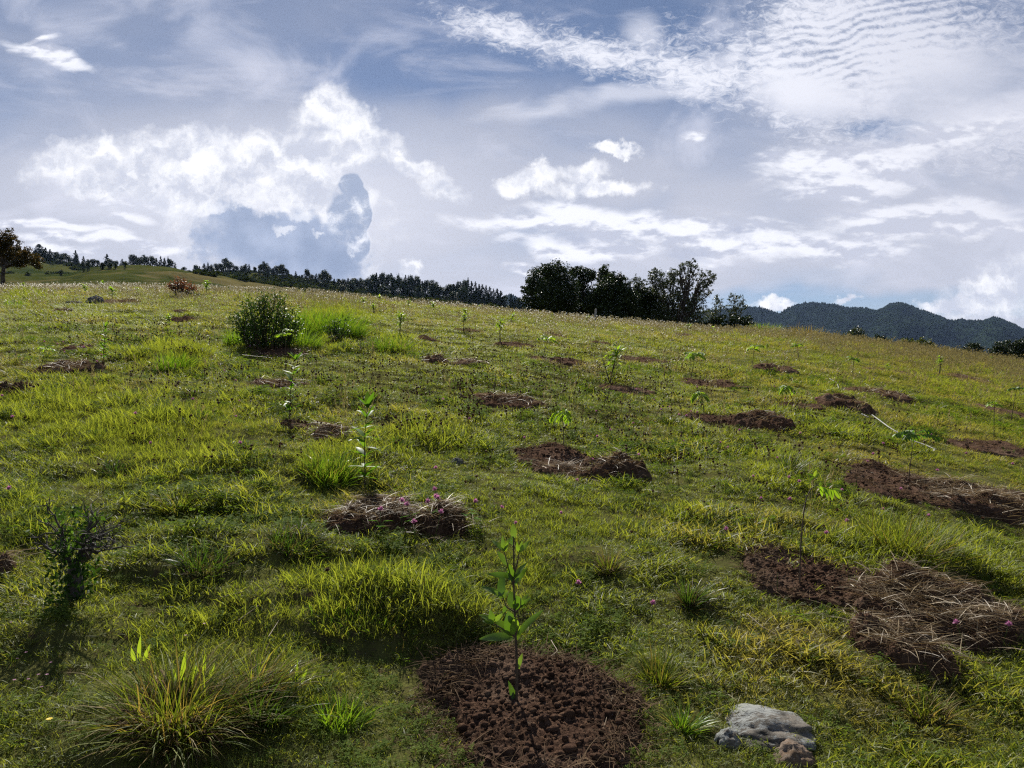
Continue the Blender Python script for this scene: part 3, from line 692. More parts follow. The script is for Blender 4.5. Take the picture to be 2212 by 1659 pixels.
# ---------------------------------------------------------------- rocks
def rock(name, px, py, rx, ry, h, mat, lab, seed, sink=0.35, rot=0):
    g = gp(px, py); n = 70
    th = np.linspace(0, math.pi, n//2); ph = np.linspace(0, 2*math.pi, n)[:-1]
    A, B = np.meshgrid(th, ph, indexing='ij')
    d = np.stack([np.sin(A)*np.cos(B), np.sin(A)*np.sin(B), np.cos(A)], -1)
    d = np.sign(d)*np.abs(d)**0.95
    w = 1 + 0.30*fbm(d[..., 0]*1.7+seed, d[..., 1]*1.7+d[..., 2]*1.3, seed, 3) + 0.10*fbm(d[..., 0]*7, d[..., 1]*7+d[..., 2]*5, seed+5, 4, .6)
    V = (d*w[..., None])*np.array([rx, ry, h]); c, s_ = math.cos(rot), math.sin(rot)
    V = np.stack([V[..., 0]*c-V[..., 1]*s_, V[..., 0]*s_+V[..., 1]*c, V[..., 2]], -1).reshape(-1, 3)
    nc = n-1; i = np.arange((n//2-1)*nc); r = i//nc; cc = i % nc; a = r*nc+cc; b = r*nc+(cc+1) % nc
    o = mesh_obj(name, V, np.stack([a, a+nc, b+nc, b], 1), mat, loc=(g[0], g[1], g[2]+h*(sink-0.5)))
    tag(o, lab, 'rock'); PATCH.append((g[0], g[1], rx*.68, ry*.62)); return o
rock('rock', 1650, 1568, 0.185, 0.16, 0.052, M['rock'], 'flat pale lichen-crusted rock in the grass at lower right', 3, 0.16, -0.25)
rock('rock', 1713, 1640, 0.085, 0.07, 0.075, M['rockbrown'], 'brown rock touching the pale lichen-crusted rock', 8, 0.1, 0.2)
rock('rock', 1575, 1600, 0.05, 0.05, 0.05, M['rock'], 'small pale stone left of the lichen-crusted rock', 13, 0.3)
rock('boulder', 205, 655, 0.30, 0.25, 0.24, M['boulder'], 'dark humped boulder on the left slope', 17, 0.45)
rock('boulder', 160, 657, 0.30, 0.2, 0.09, M['boulder'], 'low flat dark slab beside the humped boulder', 19, 0.5)
rock('rock', 988, 1000, 0.055, 0.05, 0.04, M['boulder'], 'small dark stone in the grass near the middle', 23, 0.4)
rock('rock', 1190, 680, 0.2, 0.1, 0.1, M['rock'], 'small stone on the far slope near the grove', 29, 0.4)
# ---------------------------------------------------------------- grass cover (stuff, instanced tufts)
def hidden_proto(mb, name, mat, colname):
    c = bpy.data.collections.get(colname) or bpy.data.collections.new(colname)
    o = mb.build(name, mat); COL.objects.unlink(o); c.objects.link(o); return c
def scatter(name, P, rot, scl, idx, dry, coll, label, cat):
    me = bpy.data.meshes.new(name); n = len(P)
    me.vertices.add(n); me.vertices.foreach_set('co', np.asarray(P, np.float32).ravel())
    for k, a, ty in (('rot', rot, 'FLOAT_VECTOR'), ('scl', scl, 'FLOAT_VECTOR')):
        at = me.attributes.new(k, ty, 'POINT'); at.data.foreach_set('vector', np.asarray(a, np.float32).ravel())
    at = me.attributes.new('idx', 'INT', 'POINT'); at.data.foreach_set('value', np.asarray(idx, np.int32))
    at = me.attributes.new('dry', 'FLOAT', 'POINT'); at.data.foreach_set('value', np.asarray(dry, np.float32))
    o = bpy.data.objects.new(name, me); COL.objects.link(o); tag(o, label, cat, kind='stuff')
    g = bpy.data.node_groups.new(name, 'GeometryNodeTree')
    g.interface.new_socket('Geometry', in_out='INPUT', socket_type='NodeSocketGeometry'); g.interface.new_socket('Geometry', in_out='OUTPUT', socket_type='NodeSocketGeometry')
    N = g.nodes; a = N.new('NodeGroupInput'); b = N.new('NodeGroupOutput'); ip = N.new('GeometryNodeInstanceOnPoints'); ci = N.new('GeometryNodeCollectionInfo')
    ci.inputs[0].default_value = coll; ci.inputs[1].default_value = True; ci.inputs[2].default_value = True
    def na(k, ty): q = N.new('GeometryNodeInputNamedAttribute'); q.data_type = ty; q.inputs[0].default_value = k; return next(s for s in q.outputs if s.enabled and s.name == 'Attribute')
    L = g.links; L.new(a.outputs[0], ip.inputs['Points']); L.new(ci.outputs[0], ip.inputs['Instance']); ip.inputs['Pick Instance'].default_value = True
    L.new(na('idx', 'INT'), ip.inputs['Instance Index']); L.new(na('rot', 'FLOAT_VECTOR'), ip.inputs['Rotation']); L.new(na('scl', 'FLOAT_VECTOR'), ip.inputs['Scale'])
    L.new(ip.outputs[0], b.inputs[0]); m = o.modifiers.new('scatter', 'NODES'); m.node_group = g
    return o
def tuft(n, rad, h, w, spread, bend, hue=(0, 1), seg=3, dead=0.1, flat=0.0):
    mb = MB(); a = rng.uniform(0, 6.283, n); r = rad*np.sqrt(rng.random(n))
    root = np.stack([r*np.cos(a), r*np.sin(a), np.full(n, -0.012)], 1)
    b = rng.uniform(0, 6.283, n); s = spread*rng.uniform(0.2, 1.2, n)
    d = np.stack([s*np.cos(b), s*np.sin(b), np.ones(n)*(1-flat)], 1)
    hh = rng.uniform(*hue, n); dd = np.where(rng.random(n) < dead, 0.7, 0.0)
    mb.blades(root, d, h*rng.uniform(0.45, 1.15, n), w*rng.uniform(0.6, 1.3, n), bend*rng.uniform(0.3, 1.5, n), hh, dd, seg)
    return mb
def clover_tuft(n, rad):
    mb = MB()
    for k in range(n):
        a = rng.uniform(0, 6.283); r = rad*math.sqrt(rng.random()); c = np.array([r*math.cos(a), r*math.sin(a), rng.uniform(0.02, 0.06)])
        mb.blades([[c[0]*.7, c[1]*.7, -0.01]], [[c[0]*.3, c[1]*.3, c[2]]], c[2]+0.012, 0.0016, 0.05, 0.4, 0, 2)
        tl = rng.uniform(-0.45, 0.45, 2); nrm = np.array([tl[0], tl[1], 1.0]); s = rng.uniform(0.009, 0.016); a0 = rng.uniform(0, 6.28)
        for j in range(3):
            t = a0 + j*2.094; d = np.array([math.cos(t), math.sin(t), 0]); d = d - nrm*d.dot(nrm)/nrm.dot(nrm); e = np.cross(nrm, d); e /= np.linalg.norm(e)
            V = [c, c+d*s*0.6-e*s*0.42, c+d*s*1.1, c+d*s*0.6+e*s*0.42]
            mb.add(V, None, [[0, 1, 2, 3]], rng.uniform(0.15, 0.6), 1.0)
    return mb
for k in range(5): gc = hidden_proto(tuft(54, 0.10, 0.075, 0.0036, 1.3, 0.8, (0.0, 1.0), dead=0.14), f'grass_tuft_{k}', M['grass'], 'grass tufts')
for k in range(5, 7): gc = hidden_proto(tuft(40, 0.085, 0.115, 0.0042, 1.0, 0.75, (0.0, 1.0), dead=0.12), f'grass_tuft_{k}', M['grass'], 'grass tufts')
gc = hidden_proto(clover_tuft(26, 0.07), 'grass_tuft_7', M['cloverinst'], 'grass tufts')
gc = hidden_proto(tuft(40, 0.07, 0.07, 0.0035, 1.4, 0.5, (0, 1), dead=0.9, flat=0.5), 'grass_tuft_8', M['grass'], 'grass tufts')
gc = hidden_proto(tuft(14, 0.09, 0.07, 0.0090, 1.2, 0.4, (0.2, 0.9), dead=0.05), 'grass_tuft_9', M['grass'], 'grass tufts')

gc = hidden_proto(tuft(90, 0.11, 0.048, 0.0034, 1.5, 0.7, (0.0, 1.0), dead=0.2, seg=2), 'grass_tuft_a', M['grass'], 'grass tufts')
def cover(rho, y0, y1, umax=0.86, um0=1.0):
    """random meadow positions with rho(y) per square metre"""
    ys = np.linspace(y0, y1, 400); w = rho(ys)*2*(umax*ys+um0); c = np.cumsum(w)*(ys[1]-ys[0]); n = int(c[-1])
    y = np.interp(rng.random(n)*c[-1], c, ys); x = rng.uniform(-1, 1, n)*(umax*y+um0); return x, y
def in_patch(x, y, lim=0.99):
    m = np.zeros(len(x), bool)
    for k, p in enumerate(PATCH):
        s = (np.abs(x-p[0]) < p[2]*1.5) & (np.abs(y-p[1]) < p[3]*1.5)
        if s.any():
            q = patch_q(p, x[s], y[s], k) if k < len(SOIL) else np.sqrt(((x[s]-p[0])/p[2])**2+((y[s]-p[1])/p[3])**2)
            m[s] |= (q < lim + 0.30*(rng.random(s.sum())-0.6)) & (rng.random(s.sum()) > 0.02)
    return m
def pix(x, y, z): return 1106+FOC*x/y, 830-FOC*(z-EYE)/y
LUSH = [(720, 700, 110, 60, 1.0), (600, 730, 120, 40, .8), (370, 780, 90, 40, .9), (720, 1010, 110, 60, .9), (330, 960, 260, 110, .7), (120, 900, 200, 100, .6), (860, 750, 70, 25, .9),
        (800, 1320, 260, 90, .8), (500, 1420, 300, 200, .5), (1150, 1250, 160, 80, .6), (1960, 1190, 200, 60, .8), (1700, 1010, 80, 40, .7), (60, 640, 60, 20, .8), (1660, 715, 60, 15, .9),
        (1250, 1120, 250, 70, .5), (930, 960, 120, 60, .5), (2130, 1200, 120, 60, .5), (60, 1150, 150, 100, .5)]
def lushness(x, y):
    X, Y = pix(x, y, H(x, y)); m = np.zeros(len(x))
    for a in LUSH: m = np.maximum(m, a[4]*(1-sstep(0.3, 1.2, np.sqrt(((X-a[0])/a[2])**2+((Y-a[1])/a[3])**2) + 0.5*fbm(X/60, Y/40, 5, 3))))
    return m, X, Y
def build_grass():
    x, y = cover(lambda v: 3000/np.maximum(v, 1.7)**1.22, 1.1, 47)
    ok = ~in_patch(x, y); x = x[ok]; y = y[ok]
    lu, X, Y = lushness(x, y)
    n = len(x); z = H(x, y)
    bare = fbm(x*1.6, y*1.6, 200, 4)
    keep = rng.random(n) < np.clip(1.1 - np.maximum(bare-0.16, 0)*3.0*(1-lu), 0.25, 1); x, y, z, lu, X, Y, bare = (q[keep] for q in (x, y, z, lu, X, Y, bare)); n = len(x)
    hn = fbm(x*2.3, y*2.3, 210, 3); hb = fbm(x*0.5, y*0.5, 215, 3)
    dry = 0.27 + 0.10*sstep(9, 28, y) + 0.12*sstep(1350, 2100, X) + 0.7*fbm(x*0.8, y*0.8, 220, 4) - 0.55*lu + 0.18*rng.normal(size=n)*0.6
    for a in ((2000, 1540, 330, 130), (1760, 1440, 260, 90), (1560, 1500, 160, 90), (1700, 1380, 160, 60), (1950, 1000, 300, 60)):
        k_ = 1-sstep(0.4, 1.2, np.sqrt(((X-a[0])/a[2])**2+((Y-a[1])/a[3])**2)); dry = dry+0.34*k_; bare = bare+0.22*k_
    s = (0.85 + y/19.0)*(0.80 + 1.1*hn + 0.5*hb).clip(0.55, 1.45)*rng.uniform(0.75, 1.25, n)
    hs = s*(0.70 + 0.9*lu + 0.35*sstep(15, 34, y))/(1 + np.maximum(y-8, 0)/26)
    r = rng.random(n)
    idx = rng.integers(0, 5, n)
    idx = np.where(r < 0.10+0.35*lu+0.15*(hn > 0.15), rng.integers(5, 7, n), idx)
    cl = fbm(x*0.9, y*0.9, 230, 3)
    idx = np.where((idx < 5) & (rng.random(n) < 0.5), 10, idx)
    r2 = rng.random(n); idx = np.where((r2 < 0.08+0.25*(cl > 0.10)) & (lu < 0.6) & (y < 16), 7, idx)
    idx = np.where((rng.random(n) < 0.08+0.35*np.clip(bare, 0, 1)), 8, idx)
    idx = np.where(rng.random(n) < 0.05*(y < 9)+0.12*(y > 14), 9, idx)
    sc = np.stack([s, s, hs], 1); sc[idx == 7] = (s*0.9)[idx == 7][:, None]
    lean = 0.16 + 0.25*sstep(1200, 2100, X)
    rot = np.stack([rng.normal(0, .16, n), lean*rng.uniform(0.2, 1.3, n), np.zeros(n)], 1)
    rot[:, 2] = rng.normal(0, 0.5, n)
    P = np.stack([x, y, z], 1)
    o = scatter('grass', P, rot, sc, idx, dry, gc, 'green and olive pasture grass covering the whole slope', 'grass')
    return n
NG = build_grass()
print('grass tufts', NG)

# seeding grass with fine tan heads, thickest along the crest and on the right
def seed_tuft(n, h, w):
    mb = MB()
    for k in range(n):
        a = rng.uniform(0, 6.283); r = 0.05*rng.random(); L = h*rng.uniform(0.6, 1.1)
        root = np.array([[r*math.cos(a), r*math.sin(a), 0]]); d = np.array([[0.25*rng.normal(), 0.25*rng.normal(), 1.0]])
        mb.blades(root, d, L, w, 0.12, rng.uniform(0, .6), 0, 3)
        d /= np.linalg.norm(d); tip = root[0]+d[0]*L*0.97; tip[2] -= 0.02*h
        m = 7; P = tip+np.array([[0, 0, 1]])*np.linspace(-0.10, 0.02, m)[:, None]*h*1.2
        b = rng.uniform(0, 6.28, m); mb.blades(P, np.stack([np.cos(b)*.5, np.sin(b)*.5, np.ones(m)], 1), 0.05*h*2, w*2.4, 0.2, rng.uniform(.3, 1, m), 0, 2)
    return mb
for k in range(3): sc_ = hidden_proto(seed_tuft(7, 0.34, 0.0022), f'seed_tuft_{k}', M['seed'], 'seed tufts')
def build_seed():
    x, y = cover(lambda v: 2.2*sstep(3, 10, v)+10*sstep(15, 30, v), 2.2, 44)
    ok = ~in_patch(x, y, 1.1); x = x[ok]; y = y[ok]; z = H(x, y); X, Y = pix(x, y, z); n = len(x)
    c = fbm(x*0.45, y*0.45, 300, 3)
    keep = rng.random(n) < np.clip(0.35+1.6*c+0.5*sstep(1300, 2100, X)+0.25*sstep(26, 34, y), 0.03, 1)
    x, y, z, X = x[keep], y[keep], z[keep], X[keep]; n = len(x)
    s = rng.uniform(0.6, 1.2, n)*(0.9+0.15*sstep(1300, 2100, X)); w = 1+y/16
    sc = np.stack([s*w, s*w, s], 1)
    rot = np.stack([rng.normal(0, .12, n), 0.12+0.4*sstep(1300, 2100, X)*rng.uniform(0.4, 1.2, n), rng.uniform(-.6, .6, n)], 1)
    scatter('seeding_grass', np.stack([x, y, z], 1), rot, sc, rng.integers(0, 3, n), rng.random(n), sc_, 'thin tan seeding grass stalks along the crest and the right slope', 'grass')
    print('seed', n)
build_seed()
# ---------------------------------------------------------------- trees
def crown_leaves(mb, blobs, dens, size, clump=0.22, hole=0.0, sq=0.85):
    """blobs: (x,y,z,r) in metres; leaves sit in many small clumps spread through each blob's outer volume"""
    for (x, y, z, r) in blobs:
        nc = int(max(12, dens*r*r*190*(1-hole))); a = rng.normal(size=(nc, 3)); a /= np.linalg.norm(a, axis=1)[:, None]
        rad = r*(1-np.abs(rng.normal(0, 0.32, nc)).clip(0, .9))*(1+0.12*rng.normal(size=nc))
        c = a*rad[:, None]*[1, 1, sq]+[x, y, z]
        ch = rng.uniform(0, 1, nc)
        k = int(22/(1+hole)); cs = clump*rng.uniform(0.5, 1.3, nc)*min(1.6, max(.6, r))
        P = np.repeat(c, k, 0)+rng.normal(size=(nc*k, 3))*np.repeat(cs, k)[:, None]*[0.55, 0.55, 0.4]
        mb.quads(P, size*rng.uniform(0.6, 1.3, nc*k), np.clip(np.repeat(ch, k)*0.7+rng.uniform(0, .3, nc*k), 0, 1), 0.6)
def limb(mb, p, q, r0, r1, wob=0.12, n=7):
    t = np.linspace(0, 1, n)[:, None]; L = np.linalg.norm(np.subtract(q, p))
    pts = np.asarray(p)*(1-t)+np.asarray(q)*t+rng.normal(0, wob*L/n, (n, 3))*np.sin(t*math.pi)+np.array([0, 0, 1])*np.sin(t*math.pi)*L*0.08
    mb.tube(pts, np.linspace(r0, r1, n), 6); return pts
def tree(base_px, D, blobs_px, dens, leaf, mat, label, group=None, trunk=0.16, name='tree', trunks=1, clump=0.22, hole=0.0, twigs=0, sink=0.15, fork=0.35, conv=None, cat='tree'):
    """blobs_px: (px, py, r_px[, depth offset m]) of the crown as seen; the tree stands D metres away on the ground"""
    bx = float(upx(base_px))*D; by = D; bz = Hs(bx, by)-sink
    root = empty(name, (bx, by, bz), label, cat, group)
    B = []
    for b in blobs_px:
        dy = b[3] if len(b) > 3 else rng.uniform(-0.5, 0.5)*b[2]/FOC*D*1.6
        d = D+dy; B.append((float(upx(b[0]))*d-bx, dy, EYE+float(tpx(b[1]))*d-bz, b[2]/FOC*d*(1.12 if group == GR0 else 1)))
    tm = MB(); top = max(b[2] for b in B); fz = top*fork
    for k in range(trunks):
        o = np.array([rng.uniform(-.3, .3)*k, rng.uniform(-.3, .3)*k, 0]); f = o+[rng.uniform(-.15, .15)*top*.3, 0, fz]
        limb(tm, o, f, trunk*.8, trunk*0.55, 0.08)
        for b in B[k::trunks]:
            pts = limb(tm, f, b[:3], trunk*0.32, trunk*0.08, 0.3)
            for j in range(3+twigs):
                a = rng.normal(size=3); a /= np.linalg.norm(a); limb(tm, pts[rng.integers(3, 7)], np.add(b[:3], a*b[3]*0.9), trunk*0.16, trunk*0.03, 0.2, 5)
    tm.build('trunk', M['bark'], root)
    cm = MB(); crown_leaves(cm, B, dens, leaf, clump, hole); cm.build('crown', M[mat], root, smooth=False)
    return root
GR0 = 'trees of the dark grove on the crest'
def g3(L): return [(1084+b[0]*.2696, 488+b[1]*.2696, b[2]*.2696) + tuple(b[3:]) for b in L]
GR = 'trees of the dark grove on the crest'
tree(1165, 54, g3([(430, 370, 95), (335, 430, 110), (245, 480, 70), (480, 490, 120), (370, 560, 130), (240, 590, 75), (215, 520, 45), (450, 650, 110), (290, 680, 90), (520, 600, 100), (400, 720, 90), (240, 740, 60)]), 1.0, 0.13, 'crown', 'broad domed dark evergreen at the left end of the grove', GR, 0.22)
tree(1262, 56, g3([(610, 375, 60), (690, 400, 55), (720, 410, 30), (640, 460, 60), (575, 370, 35), (640, 560, 90), (640, 660, 100), (720, 620, 80), (600, 740, 90)]), 1.0, 0.13, 'crown', 'flat-topped dark tree with a gap under its crown, second in the grove', GR, 0.2)
tree(1306, 59, g3([(830, 355, 42), (815, 395, 48), (850, 420, 42), (800, 450, 50), (825, 540, 60)]), 0.9, 0.12, 'crown', 'narrow round-headed tree rising behind the middle of the grove', GR, 0.16)
tree(1330, 54, g3([(880, 450, 70), (950, 500, 90), (830, 520, 90), (900, 600, 120), (760, 620, 100), (1000, 590, 90), (860, 700, 110), (1010, 700, 90), (960, 420, 30)]), 1.0, 0.13, 'crown', 'dense dark tree in the middle of the grove', GR, 0.22)
tree(1385, 55, g3([(1090, 540, 75), (1170, 560, 80), (1120, 630, 110), (1230, 650, 100), (1080, 730, 100), (1200, 750, 90)]), 1.0, 0.13, 'crown', 'low black-green tree between the middle and the open-crowned tree', GR, 0.2)
tree(1378, 60, g3([(1085, 415, 30), (1060, 430, 22), (1130, 450, 26), (1100, 480, 35)]), 0.5, 0.10, 'crown_airy', 'thin pale treetop showing over the low dark tree', GR, 0.08, hole=0.3)
tree(1452, 54, g3([(1240, 390, 55), (1200, 430, 40), (1330, 430, 75), (1260, 480, 70), (1370, 380, 45), (1330, 560, 90), (1420, 620, 100), (1290, 690, 100), (1380, 740, 90), (1420, 470, 50)]), 0.75, 0.11, 'crown_airy', 'grey-green tree with a ragged crown left of the open-crowned tree', GR, 0.2, hole=0.15, twigs=2)
tree(1478, 53, g3([(1520, 300, 42), (1470, 330, 50), (1550, 350, 40), (1430, 350, 42), (1510, 400, 45), (1490, 460, 48), (1640, 400, 50), (1700, 410, 32), (1600, 430, 50), (1650, 460, 52), (1610, 500, 60), (1540, 560, 70), (1660, 540, 38), (1450, 560, 60),
     (1560, 640, 90), (1480, 720, 100), (1600, 730, 90)]), 0.55, 0.10, 'crown_airy', 'tall open-crowned tree with sky showing through its boughs', GR, 0.24, hole=0.15, twigs=4, fork=0.3, clump=0.17)
tree(1552, 56, g3([(1740, 580, 32), (1715, 620, 35), (1760, 640, 35), (1690, 690, 50), (1720, 740, 55)]), 0.55, 0.10, 'crown_airy', 'small slender tree just right of the open-crowned tree', GR, 0.1, hole=0.3, twigs=1)
tree(1588, 55, g3([(1855, 570, 32), (1840, 610, 42), (1915, 590, 34), (1890, 640, 45), (1840, 680, 50), (1930, 650, 30), (1880, 740, 60)]), 0.6, 0.10, 'crown_airy', 'small twin-headed tree at the right end of the grove', GR, 0.12, hole=0.3, twigs=1)
for i, (b, L, s) in enumerate([(1560, [(1760, 770, 65), (1700, 790, 60)], 'low dark bush under the small slender tree'), (1594, [(1880, 765, 60), (1850, 800, 60)], 'low dark bush under the twin-headed tree'), (1615, [(1955, 765, 48), (1980, 800, 45)], 'rounded dark bush ending the grove on the right'),
                               (1150, [(230, 730, 45), (180, 740, 30)], 'low bush at the left foot of the grove'), (1240, [(560, 770, 60), (650, 790, 60)], 'dark undergrowth bush below the flat-topped tree'), (1345, [(950, 800, 60), (1060, 810, 70)], 'dark undergrowth bush in the middle of the grove'), (1430, [(1240, 810, 70), (1340, 820, 60)], 'dark undergrowth bush below the ragged tree'), (1500, [(1480, 830, 60), (1590, 820, 70)], 'dark undergrowth bush below the open-crowned tree')]):
    tree(b, 51.5, g3(L), 1.0, 0.12, 'crown' if i < 4 else 'crown', s, 'bushes at the foot of the grove', 0.06, name='bush', cat='bush')
# the plain dark trunk tree at the left edge
tree(4, 40, [(18, 510, 17), (8, 530, 20), (30, 525, 14), (-8, 520, 20), (30, 548, 24), (5, 550, 26), (52, 560, 20), (75, 562, 15), (60, 545, 12), (-20, 550, 28), (40, 568, 14), (82, 575, 8), (-40, 540, 30)], 1.1, 0.10, 'crown_rust', 'rusty-leaved tree on a single dark trunk at the left edge', None, 0.17, hole=0.1, twigs=2, fork=0.45, clump=0.2)
# fence post by the grove
def post(px, py, h, lab):
    g = gp(px, py); mb = MB(); n = 6
    mb.tube([[0, 0, -0.1], [0.005, 0, h*.5], [0.02, 0, h]], [0.06, 0.055, 0.05], 8); o = mb.build('fence_post', M['post'], loc=g, smooth=False); o.rotation_euler = (0.02, 0.05, 0.3); tag(o, lab, 'fence post')
post(1285, 696, 0.62, 'short grey weathered fence post in front of the grove')

# ---- trees on the distant hill: a few grown crowns, copied
def proto_conifer(seed, h=10.0, w=6.4):
    mb = MB(); tm = MB(); tm.tube([[0, 0, 0], [0.05, 0, h*.5], [0, 0, h*.97]], [0.22, 0.15, 0.03], 6)
    nl = 15
    for i in range(nl):
        t = i/(nl-1); z = h*(0.06+0.92*t); r = w*0.5*(1-t)**0.65*rng.uniform(0.75, 1.25)+0.12; nb = int(5+9*(1-t))
        for j in range(nb):
            a = rng.uniform(0, 6.283); q = r*rng.uniform(0.7, 1.15)
            m = int(14+12*(1-t)); s = np.sqrt(rng.random(m))
            P = np.stack([np.cos(a)*q*s, np.sin(a)*q*s, z-0.10*q*s+0*s], 1)+rng.normal(0, 0.14, (m, 3))
            mb.quads(P, rng.uniform(0.35, 0.8, m), rng.uniform(0, 1)*0.7+rng.uniform(0, .3, m), 0.55)
    return tm, mb
def proto_round(seed, h=8.0, w=6.0):
    mb = MB(); tm = MB(); B = []
    for k in range(9): a = rng.uniform(0, 6.28); q = w*0.32*rng.random()**.5; B.append((q*math.cos(a), q*math.sin(a), h*rng.uniform(0.42, 0.84), w*rng.uniform(0.16, 0.28)))
    B.append((0, 0, h*0.86, w*0.18)); B.append((0, 0, h*0.35, w*.34))
    for b in B[:6]: tm.tube([[0, 0, 0], [b[0]*.3, b[1]*.3, b[2]*.5], b[:3]], [0.2, 0.14, 0.05], 5)
    for (x, y, z, r) in B:
        nc = int(r*r*16); a = rng.normal(size=(nc, 3)); a /= np.linalg.norm(a, axis=1)[:, None]; c = a*r*rng.uniform(0.6, 1.1, nc)[:, None]+[x, y, z]
        k = 9; P = np.repeat(c, k, 0)+rng.normal(0, .22, (nc*k, 3)); mb.quads(P, rng.uniform(.25, .6, nc*k), np.repeat(rng.random(nc), k)*.7+.3*rng.random(nc*k), .6)
    return tm, mb
PROTO = {}
def far_tree(kind, px, top, D, lab, group, wpx=None):
    key = (kind, int(rng.integers(0, 4)))
    x = float(upx(px))*D; z0 = Hs(x, D)-0.4; zt = EYE+float(tpx(top))*D
    h0 = 10.0 if kind == 'c' else 8.0; h = max((zt-z0)*rng.uniform(.84, 1.05), 2.5); s = h/h0/0.98
    wid = s if wpx is None else (wpx/FOC*D)/(5.4 if kind == 'c' else 5.6)
    if wpx is None: wid = min(s, 1.1)*rng.uniform(0.85, 1.2)
    if key not in PROTO:
        tm, mb = proto_conifer(0) if kind == 'c' else proto_round(0)
        root = empty('conifer_tree' if kind == 'c' else 'round_tree', (x, D, z0), lab, 'tree', group)
        tm.build('trunk', M['bark'], root); mb.build('crown', M['conifer'] if kind == 'c' else M['crown'], root, smooth=False); PROTO[key] = root
        root.scale = (wid, wid, s); root.rotation_euler = (rng.normal(0, .03), rng.normal(0, .03), 0)
    else:
        root = copy_thing(PROTO[key], (x, D, z0), rng.uniform(0, 6.28), (wid, wid, s)); tag(root, lab, 'tree', group)
    return root
LA = 'dark tree on the ridge above the grassy knoll, left of the grey cloud'
ridge = [(72, 541, 'c'), (85, 524, 'c', 30), (98, 533, 'c'), (108, 541, 'c'), (62, 543, 'r'), (118, 545, 'r'), (130, 546, 'r'), (138, 548, 'r'), (150, 553, 'r'), (163, 541, 'c', 14), (166, 548, 'c'), (180, 553, 'c', 10), (190, 558, 'r'), (200, 559, 'r', 14), (212, 562, 'r'),
         (231, 551, 'c', 17), (240, 559, 'r'), (250, 561, 'r'), (263, 557, 'c'), (272, 562, 'r'), (284, 552, 'r', 18), (294, 553, 'c'), (302, 553, 'r', 16), (312, 552, 'r', 16), (321, 557, 'c'), (329, 555, 'r', 16), (338, 556, 'c'), (347, 556, 'c', 12), (355, 559, 'c'), (363, 555, 'c', 8), (368, 562, 'r'), (378, 568, 'c', 10), (397, 577, 'r', 12)]
for q in ridge: far_tree(q[2], q[0], q[1], 452+rng.uniform(-12, 12), LA, 'trees on the left ridge', q[3] if len(q) > 3 else None)
LB = 'dark bushy tree on the ridge in front of the grey cloud'
ridge2 = [(424, 571, 'r'), (431, 574, 'c'), (441, 571, 'c'), (449, 566, 'c', 10), (458, 570, 'r'), (468, 571, 'r', 14), (478, 566, 'r', 16), (487, 561, 'r', 18), (496, 564, 'r', 16), (505, 569, 'c'), (512, 573, 'r'), (524, 575, 'r'), (530, 571, 'r', 10), (538, 569, 'c', 9), (550, 576, 'r'), (562, 571, 'r', 12), (570, 566, 'r', 16), (579, 569, 'r', 12), (590, 578, 'r'), (600, 574, 'r', 18), (610, 571, 'r', 22), (619, 579, 'r', 12), (639, 584, 'c', 9), (652, 592, 'r')]
for q in ridge2: far_tree(q[2], q[0], q[1], 447+rng.uniform(-12, 12), LB, 'trees on the middle ridge', q[3] if len(q) > 3 else None)
LC = 'dark conifer in the stand between the round shrub and the grove'
stand = [(664, 584, 'r', 18), (672, 590, 'r', 14), (683, 592, 'c'), (693, 590, 'c', 14), (702, 585, 'r', 24), (710, 590, 'r', 16), (722, 600, 'c'), (732, 603, 'r'), (742, 600, 'c'), (752, 598, 'c'), (762, 602, 'r'), (770, 601, 'c'), (778, 600, 'c', 14), (788, 601, 'r'), (797, 597, 'c'), (805, 592, 'c'), (813, 587, 'c', 18), (821, 590, 'c'), (828, 592, 'c'), (836, 590, 'c', 16), (845, 593, 'c'), (852, 594, 'c'), (860, 590, 'c', 16), (868, 595, 'c'), (876, 592, 'c', 16), (882, 590, 'c', 12), (890, 594, 'c', 14), (898, 597, 'c'), (905, 597, 'c', 14), (912, 602, 'c'), (919, 603, 'c'), (928, 606, 'c', 14), (936, 608, 'c'), (944, 611, 'c'), (951, 617, 'r'), (960, 620, 'r'), (970, 617, 'c'), (980, 614, 'c'), (988, 607, 'c', 14), (995, 604, 'c', 16), (1003, 605, 'c'), (1011, 603, 'c', 14), (1019, 608, 'c'), (1027, 611, 'c', 16), (1035, 613, 'c'), (1042, 615, 'c'), (1050, 614, 'c', 14), (1058, 620, 'c'), (1066, 624, 'c', 14), (1074, 627, 'c'), (1082, 629, 'c'), (1090, 637, 'c'), (1104, 634, 'c', 14), (1112, 640, 'c'), (1120, 641, 'r', 16), (1128, 647, 'c'),
         (738, 617, 'c', 22), (761, 611, 'r', 24), (800, 608, 'c', 20), (828, 612, 'r', 24), (850, 607, 'c', 18), (884, 606, 'c', 28), (905, 616, 'r', 20), (935, 621, 'c', 20), (1000, 620, 'c', 22), (1030, 628, 'c', 26), (1055, 632, 'c', 22), (980, 630, 'r', 20), (1078, 640, 'c', 20)]
for k, q in enumerate(stand): far_tree('r' if q[2] == 'r' or rng.random() < .38 else 'c', q[0], q[1], (432 if k < 56 else 395)+rng.uniform(-14, 14), LC, 'conifers of the stand', q[3] if len(q) > 3 else None)
for (x, y, w) in [(237, 601, 13), (221, 592, 12), (250, 590, 8), (270, 593, 7), (221, 583, 8), (59, 598, 12), (180, 566, 10), (190, 569, 10), (132, 585, 8)]:
    far_tree('r', x, y-w*0.3, 228, 'small dark bush dotted over the grassy knoll', 'bushes on the knoll', w).name = 'bush'
